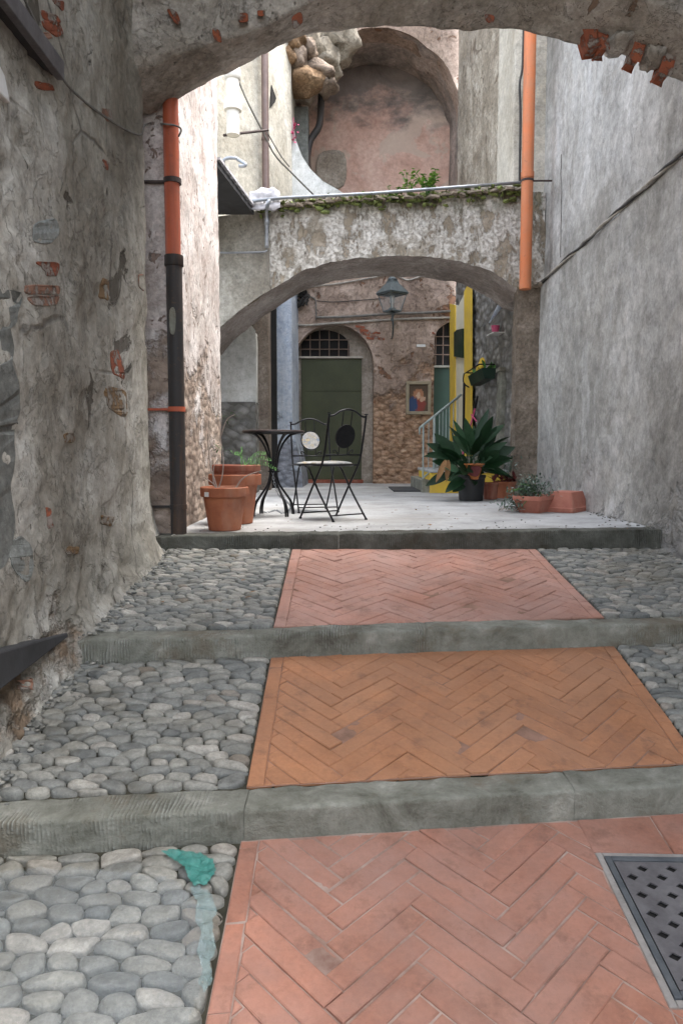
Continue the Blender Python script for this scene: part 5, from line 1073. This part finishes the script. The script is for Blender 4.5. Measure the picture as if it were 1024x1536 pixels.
tips += [(x + rn.uniform(-16,16), min(735, y + rn.uniform(2, 34)), d + rn.uniform(2, 12)) for x, y, d in tips]
for i, (tx, ty, dy) in enumerate(tips):
    tip = P(tx, ty, q3.y + dy*.02); b = q3 + Vector((rn.uniform(-.09,.09), rn.uniform(-.09,.09), .25)); out = tip - b
    L = out.length; bl = min(.55, L*.72 + .06); nb = b + out*.38 + Vector((0, 0, .13*L)); sk.tube(spline([b, b + out*.18 + Vector((0,0,.09*L)), nb], 4), .005, 5)
    rollv = Vector((rn.uniform(-.7,.7), -1.0 if rn.random() < .75 else .4, .65)).normalized()
    lv.leaf(nb, (tip - nb), (tip - nb).length*1.06, rn.uniform(.095, .14), up=rollv, bend=rn.uniform(.1, .45), seg=8, tint=rn.choice((.05,.15,.25,.35,.45,.6,.9)), fold=.13, shape=shp)
sk.build('stalks', M['asp'], ap, smooth=True); lv.build('leaves', M['asp'], ap, smooth=True)
m = MB()
for a, b, c in (((668,690),(652,728),.9), ((672,690),(668,736),.5), ((666,694),(658,712),.7)): m.leaf(P(*a, q3.y - .22), P(*b, q3.y - .25) - P(*a, q3.y - .22), .25, .065, up=Vector((0,-1,.1)), bend=.05, seg=5, tint=c, fold=.18)
m.build('dead_leaves', M['dryleaf'], ap, smooth=True)
op2 = thing('small_pot', 'small orange pot with a red stain perched on the black plastic pot', 'plant pot', P(710, 720, q3.y - .17)); c_ = P(710, 719, q3.y - .12)
m = MB(); m.lathe([(.05, 0), (.055, .004), (.098, .155), (.118, .165), (.118, .178), (.105, .178), (.1, .16), (0, .15)], c_, 28); m.build('pot', M['pot_orange'], op2, smooth=True, auto=35)
m = MB(); wpatch(m, [(699,698),(722,698),(718,716),(702,714)], .03, 5, lambda a, b, o: P(a, b, c_.y - .075 - max(0, o)), 4, .5); m.build('red_stain', M['redleaf'], op2)
def addpot(name, label, px, py, rt, rb, h, mat, yo=.1):
    c = G(px, py, z0f); c.y += yo; c.x = P(px, py - 10, c.y).x; t = thing(name, label, 'plant pot', c); m = MB(); pot(m, c, rt, rb, h, .035, .006); m.build('pot', M[mat], t, smooth=True, auto=35); m = MB(); m.lathe([(0, h-.04), (rt-.02, h-.04), (0, h-.03)], c, 20); m.build('soil', M['earth'], t); return t, c
t1, cA_ = addpot('terracotta_pot', 'small dark brown pot right beside the black plastic pot', 735, 750, .095, .075, .20, 'pot_dark')
t2, cB_ = addpot('terracotta_pot', 'round terracotta pot of red leaves between the brown pot and the pillar', 756, 748, .14, .10, .20, 'pot', .12)
m = MB(); rn = random.Random(31)
for k in range(60): m.leaf(cB_ + Vector((rn.gauss(0,.07), rn.gauss(0,.06), .17 + rn.random()*.09)), (rn.uniform(-1,1), rn.uniform(-1,.4), rn.uniform(0,.9)), .09, .045, seg=3, tint=rn.random())
m.build('red_leaves', M['redleaf'], t2)
m = MB()
for k in range(70): m.leaf(cB_ + Vector((rn.gauss(-.02,.08), rn.gauss(0,.06), .28 + rn.random()*.22)), (rn.uniform(-1,1), rn.uniform(-1,.4), rn.uniform(-.2,.9)), .085, .02, seg=3, tint=rn.random())
for k in range(6): a = rn.uniform(0,6.28); m.tube([cB_ + Vector((0,0,.16)), cB_ + Vector((.09*math.cos(a), .09*math.sin(a), .45))], .003, 4)
m.build('grey_leaves', M['succ'], t2)
# bowl with trailing succulents
def rectpot(c, lx, ly, h, k, rz, mb, rim=True, flip=False):
    cs, sn_ = math.cos(rz), math.sin(rz)
    def rg(sx_, sy_, z):
        o = []; rr_ = .03
        for (ax_, ay_, a0_) in ((1,1,0),(-1,1,90),(-1,-1,180),(1,-1,270)):
            for j in range(4): a = rad(a0_ + j*30); x = ax_*(sx_-rr_) + rr_*math.cos(a); y = ay_*(sy_-rr_) + rr_*math.sin(a); o.append(c + Vector((x*cs - y*sn_, x*sn_ + y*cs, z)))
        return o
    lev = [(lx*k, ly*k, 0), (lx*.96, ly*.96, h-.045), (lx*1.02, ly*1.02, h-.04), (lx*1.03, ly*1.03, h-.005), (lx*1.02, ly*1.02, h)]
    if flip: lev = [(a, b, h - z) for a, b, z in lev[::-1]]
    else: lev += [(lx*.94, ly*.94, h), (lx*.9, ly*.9, h-.03)]
    vs = []; n = 16
    for l in lev: vs += rg(*l)
    fs = [(r*n+i, r*n+(i+1)%n, (r+1)*n+(i+1)%n, (r+1)*n+i) for r in range(len(lev)-1) for i in range(n)] + [tuple(range(n))[::-1], tuple((len(lev)-1)*n+i for i in range(n))]
    mb.add(vs, fs)
c = G(804, 769, z0f); c.y += .10; c.x = P(802, 760, c.y).x
sb = thing('planter', 'low terracotta planter with trailing grey green plants near the right wall', 'planter', c)
m = MB(); rectpot(c, .135, .21, .155, .72, rad(-38), m); m.build('pot', M['pot_pink'], sb, smooth=True, auto=35)
m = MB(); rn = random.Random(41)
for k in range(900):
    a = rn.random(); x = rn.gauss(-.08, .10); z = .15 + abs(rn.gauss(0, .075)); 
    if x < -.14: z = .02 + abs(rn.gauss(.06, .06))
    m.leaf(c + Vector((x, rn.gauss(0, .10), z)), (rn.uniform(-1,1), rn.uniform(-1,.5), rn.uniform(-.2,1)), rn.uniform(.025, .055), .02, seg=2, tint=rn.random())
m.build('leaves', M['succ'], sb)
m = MB()
for k in range(24):
    b = c + Vector((rn.uniform(-.12,.06), rn.uniform(-.12,.1), .13)); e_ = b + Vector((rn.uniform(-.22,.05), rn.uniform(-.1,.1), rn.uniform(-.1,.16))); e_.z = max(.01, e_.z); m.tube(spline([b, b.lerp(e_, .5) + Vector((0,0,.05)), e_], 3), .0025, 4)
m.build('stems', M['fern'], sb)
m = MB()
for k in range(14):
    b = c + Vector((rn.uniform(-.36,-.15), rn.uniform(-.05,.1), .008)); m.tube(spline([b, b + Vector((.05,.02,rn.uniform(.01,.05))), b + Vector((rn.uniform(.05,.12),rn.uniform(-.05,.05),.008))], 3), .003, 4)
tag(m.build('dry_twigs', M['stem']), 'loose dry twigs on the terrace left of the low planter', 'twigs')
c = G(850, 768, z0f); c.y += .13; c.x = P(848, 755, c.y).x
m = MB(); rectpot(c, .15, .22, .185, .74, rad(-38), m, flip=True)
tag(m.build('planter', M['pot_pink'], smooth=True, auto=35), 'upturned pink terracotta planter against the right wall', 'planter', None)

# ------------------------------------------------------------------ drain cover and teal plastic
zc_ = z3(mx0 + .3, (my0 + my1)/2)
dc = thing('drain_cover', 'cast iron drain cover set in the bricks at lower right', 'drain cover', (mx0, my0, zc_))
zp = lambda x, y, h: Vector((x, y, z3(x, y) + h))
def slab(x0, y0, x1, y1, h0, h1): b_ = MB(); b_.hexa([zp(x0,y0,h0), zp(x1,y0,h0), zp(x1,y1,h0), zp(x0,y1,h0), zp(x0,y0,h1), zp(x1,y0,h1), zp(x1,y1,h1), zp(x0,y1,h1)]); return b_
F = .020
m = MB()
for a in ((mx0, my0, mx0+F, my1), (mx1-F, my0, mx1, my1), (mx0+F, my0, mx1-F, my0+F), (mx0+F, my1-F, mx1-F, my1)): s_ = slab(*a, -.03, .011); m.add(s_.v, s_.f)
m.build('frame', M['iron_frame'], dc, bev=.002)
outer_ = [zp(mx0+F+.004, my0+F+.004, .004), zp(mx1-F-.004, my0+F+.004, .004), zp(mx1-F-.004, my1-F-.004, .004), zp(mx0+F+.004, my1-F-.004, .004)]; hl = []
nx, ny = 11, 12; gx = (mx1-mx0-2*F-.03)/nx; gy = (my1-my0-2*F-.03)/ny
for i in range(nx):
    for j in range(ny):
        if (i + j) % 2: continue
        cx, cy = mx0+F+.015+gx*(i+.5), my0+F+.015+gy*(j+.5); s_ = .019; hl.append([zp(cx-s_, cy, .004), zp(cx, cy-s_*.8, .004), zp(cx+s_, cy, .004), zp(cx, cy+s_*.8, .004)])
m = MB(); m.prism([outer_] + hl, (0, 0, .005)); m.build('grate', M['iron_lid'], dc)
slab(mx0+.001, my0+.001, mx1-.001, my1-.001, -.004, -.001).build('black_plate', M['black_hole'], dc)  # black plate just under the grate; the pit's darkness is its colour
m = MB()
for a in ((mx0-e, my0-e, mx0-.0005, my1+e), (mx1+.0005, my0-e, mx1+e, my1+e), (mx0, my0-e, mx1, my0-.0005), (mx0, my1+.0005, mx1, my1+e)): s_ = slab(*a, -.03, .0055); m.add(s_.v, s_.f)
m.build('cement_bed', M['cement'], kind='structure', bev=.003)
def sheet(pix, name, mat, label, amp, seed, n=26):
    L_, R_ = pix; m = MB()
    def f(u, v):
        k = v*(len(L_)-1); i = min(int(k), len(L_)-2); t = k - i
        a = Vector(L_[i]).lerp(Vector(L_[i+1]), t); b = Vector(R_[i]).lerp(Vector(R_[i+1]), t); p = a.lerp(b, u); p += Vector((3*nz(u*3, v*6, seed, 2), 3*nz(u*3, v*6, seed+4, 2)))
        q = G(p.x, p.y, lambda x, y: z3(x, y) + .03); q.z += amp*(fr(u*2, v*5, seed, 2) + .6*fr(u*5, v*12, seed, 2)) + .012; return q
    m.grid(f, n//2, n*2); o = tag(m.build(name, M[mat], smooth=True), label, 'plastic sheet'); s_ = o.modifiers.new('th', 'SOLIDIFY'); s_.thickness = .002
def drape(outline, h, amp, seed, n=70):
    xs = [p[0] for p in outline]; ys = [p[1] for p in outline]; m = MB(); idx = {}; vs = []; fs = []
    def ins(x, y):
        c = False
        for i in range(len(outline)):
            (x1, y1), (x2, y2) = outline[i], outline[i-1]
            if (y1 > y) != (y2 > y) and x < (x2-x1)*(y-y1)/(y2-y1) + x1: c = not c
        return c
    def vid(i, j):
        if (i, j) not in idx:
            x = min(xs) + (max(xs)-min(xs))*i/n; y = min(ys) + (max(ys)-min(ys))*j/n; q = G(x, y, z3); q.z += h + amp*(abs(fr(q.x, q.y, 0, 9, seed))*1.2 + .5*fr(q.x, q.y, 0, 30, seed)); idx[(i, j)] = len(vs); vs.append(q)
        return idx[(i, j)]
    for i in range(n):
        for j in range(n):
            x = min(xs) + (max(xs)-min(xs))*(i+.5)/n; y = min(ys) + (max(ys)-min(ys))*(j+.5)/n; k = 3.5*nz(x, y, seed, .09)
            if ins(x + k, y + k): fs.append((vid(i, j), vid(i+1, j), vid(i+1, j+1), vid(i, j+1)))
    m.add(vs, fs); return m
ps = thing('plastic_sheet', 'clear crumpled plastic film with a teal corner spread over the nearest cobbles', 'plastic sheet', G(200, 1400, z3))
drape([(-120,1330),(60,1314),(180,1318),(262,1330),(304,1380),(308,1440),(298,1505),(285,1545),(270,1640),(-150,1660)], .022, .012, 3, 110).build('clear_film', M['film'], ps, smooth=True)
drape([(243,1289),(262,1287),(300,1290),(322,1303),(324,1322),(312,1340),(292,1344),(284,1330),(276,1314),(262,1302)], .026, .010, 5, 44).build('teal_corner', M['teal'], ps, smooth=True)
m = MB(); rn = random.Random(77)
def gr(x, y, k=1):
    r = rn.uniform(.004, .012)*k; m.blob((x, y, zlane(x, y) + r*.5 + (.012 if y < yT(x) else .004)), (r*1.3, r, r*.6), .5, rn.random()*50, 1, rn.random())
for i in range(520):
    side = rn.random()
    if side < .5:
        y = rn.uniform(2.3, 4.95); gr(xw0(y) + .06 + abs(rn.gauss(0, .05)), y)
    elif side < .75: gr(XE - .05 - abs(rn.gauss(0, .06)), rn.uniform(3.6, 8.8))
    elif side < .9:
        x = rn.uniform(-1.1, 2.3); gr(x, yT(x) + .03 + abs(rn.gauss(0, .35)), .6)
    else: gr(rn.uniform(-1.0, 2.0), rn.uniform(5.3, 12.6), .7)
m.build('grit', M['cobble'], smooth=True, kind='stuff')
m = MB()
for i in range(46):
    x, y = (rn.uniform(-1.0, 2.2), rn.uniform(5.3, 9.5)) if rn.random() < .75 else (rn.uniform(-1.1, -.4), rn.uniform(3.7, 4.9)); m.leaf((x, y, zlane(x, y) + (.006 if y > yT(x) else .026)), (rn.uniform(-1,1), rn.uniform(-1,1), .05), rn.uniform(.02, .05), rn.uniform(.012, .025), seg=3, tint=rn.random(), bend=.1)
m.build('leaf_litter', M['dryleaf'], kind='stuff')
drape([(286,1344),(300,1340),(316,1352),(324,1376),(318,1404),(326,1430),(316,1452),(318,1480),(306,1500),(298,1488),(304,1462),(296,1440),(302,1412),(292,1388),(296,1364)], .020, .014, 6, 60).build('pale_edge', M['film_edge'], ps, smooth=True)
# ------------------------------------------------------------------ light, sky, camera
EL, AZ = 64, 80          # sun seen from the right, slightly behind the camera
w = bpy.data.worlds.new('World'); bpy.context.scene.world = w; w.use_nodes = True; nt = w.node_tree
sky = nt.nodes.new('ShaderNodeTexSky'); sky.sky_type = 'NISHITA'; sky.sun_disc = False; sky.sun_elevation = rad(EL); sky.sun_rotation = rad(AZ); sky.dust_density = 3.0; sky.air_density = 1.0
hs = nt.nodes.new('ShaderNodeHueSaturation'); hs.inputs['Saturation'].default_value = .42
nt.links.new(sky.outputs[0], hs.inputs['Color']); nt.links.new(hs.outputs[0], nt.nodes['Background'].inputs['Color']); nt.nodes['Background'].inputs['Strength'].default_value = .15
sl = bpy.data.lights.new('sun', 'SUN'); sl.energy = .55; sl.angle = rad(45); sl.color = (1, .95, .88); so = bpy.data.objects.new('sun', sl); C.objects.link(so)
sv = Vector((math.sin(rad(AZ))*math.cos(rad(EL)), math.cos(rad(AZ))*math.cos(rad(EL)), math.sin(rad(EL)))); so.rotation_euler = sv.to_track_quat('Z', 'Y').to_euler(); so.location = (0, 0, 20)
cd = bpy.data.cameras.new('camera'); cd.sensor_width = 36; cd.lens = FPX / 1536 * 36; cd.clip_end = 1000; cd.clip_start = .05
co = bpy.data.objects.new('camera', cd); C.objects.link(co); co.location = (0, 0, CAMZ); co.rotation_euler = (math.pi/2 - PIT, 0, 0)
sc = bpy.context.scene; sc.camera = co
sc.view_settings.view_transform = 'Standard'; sc.view_settings.look = 'None'; sc.view_settings.gamma = 1; sc.view_settings.exposure = 2.95
sc.render.engine = 'CYCLES'; sc.cycles.use_denoising = True; sc.cycles.max_bounces = 8; sc.cycles.diffuse_bounces = 6
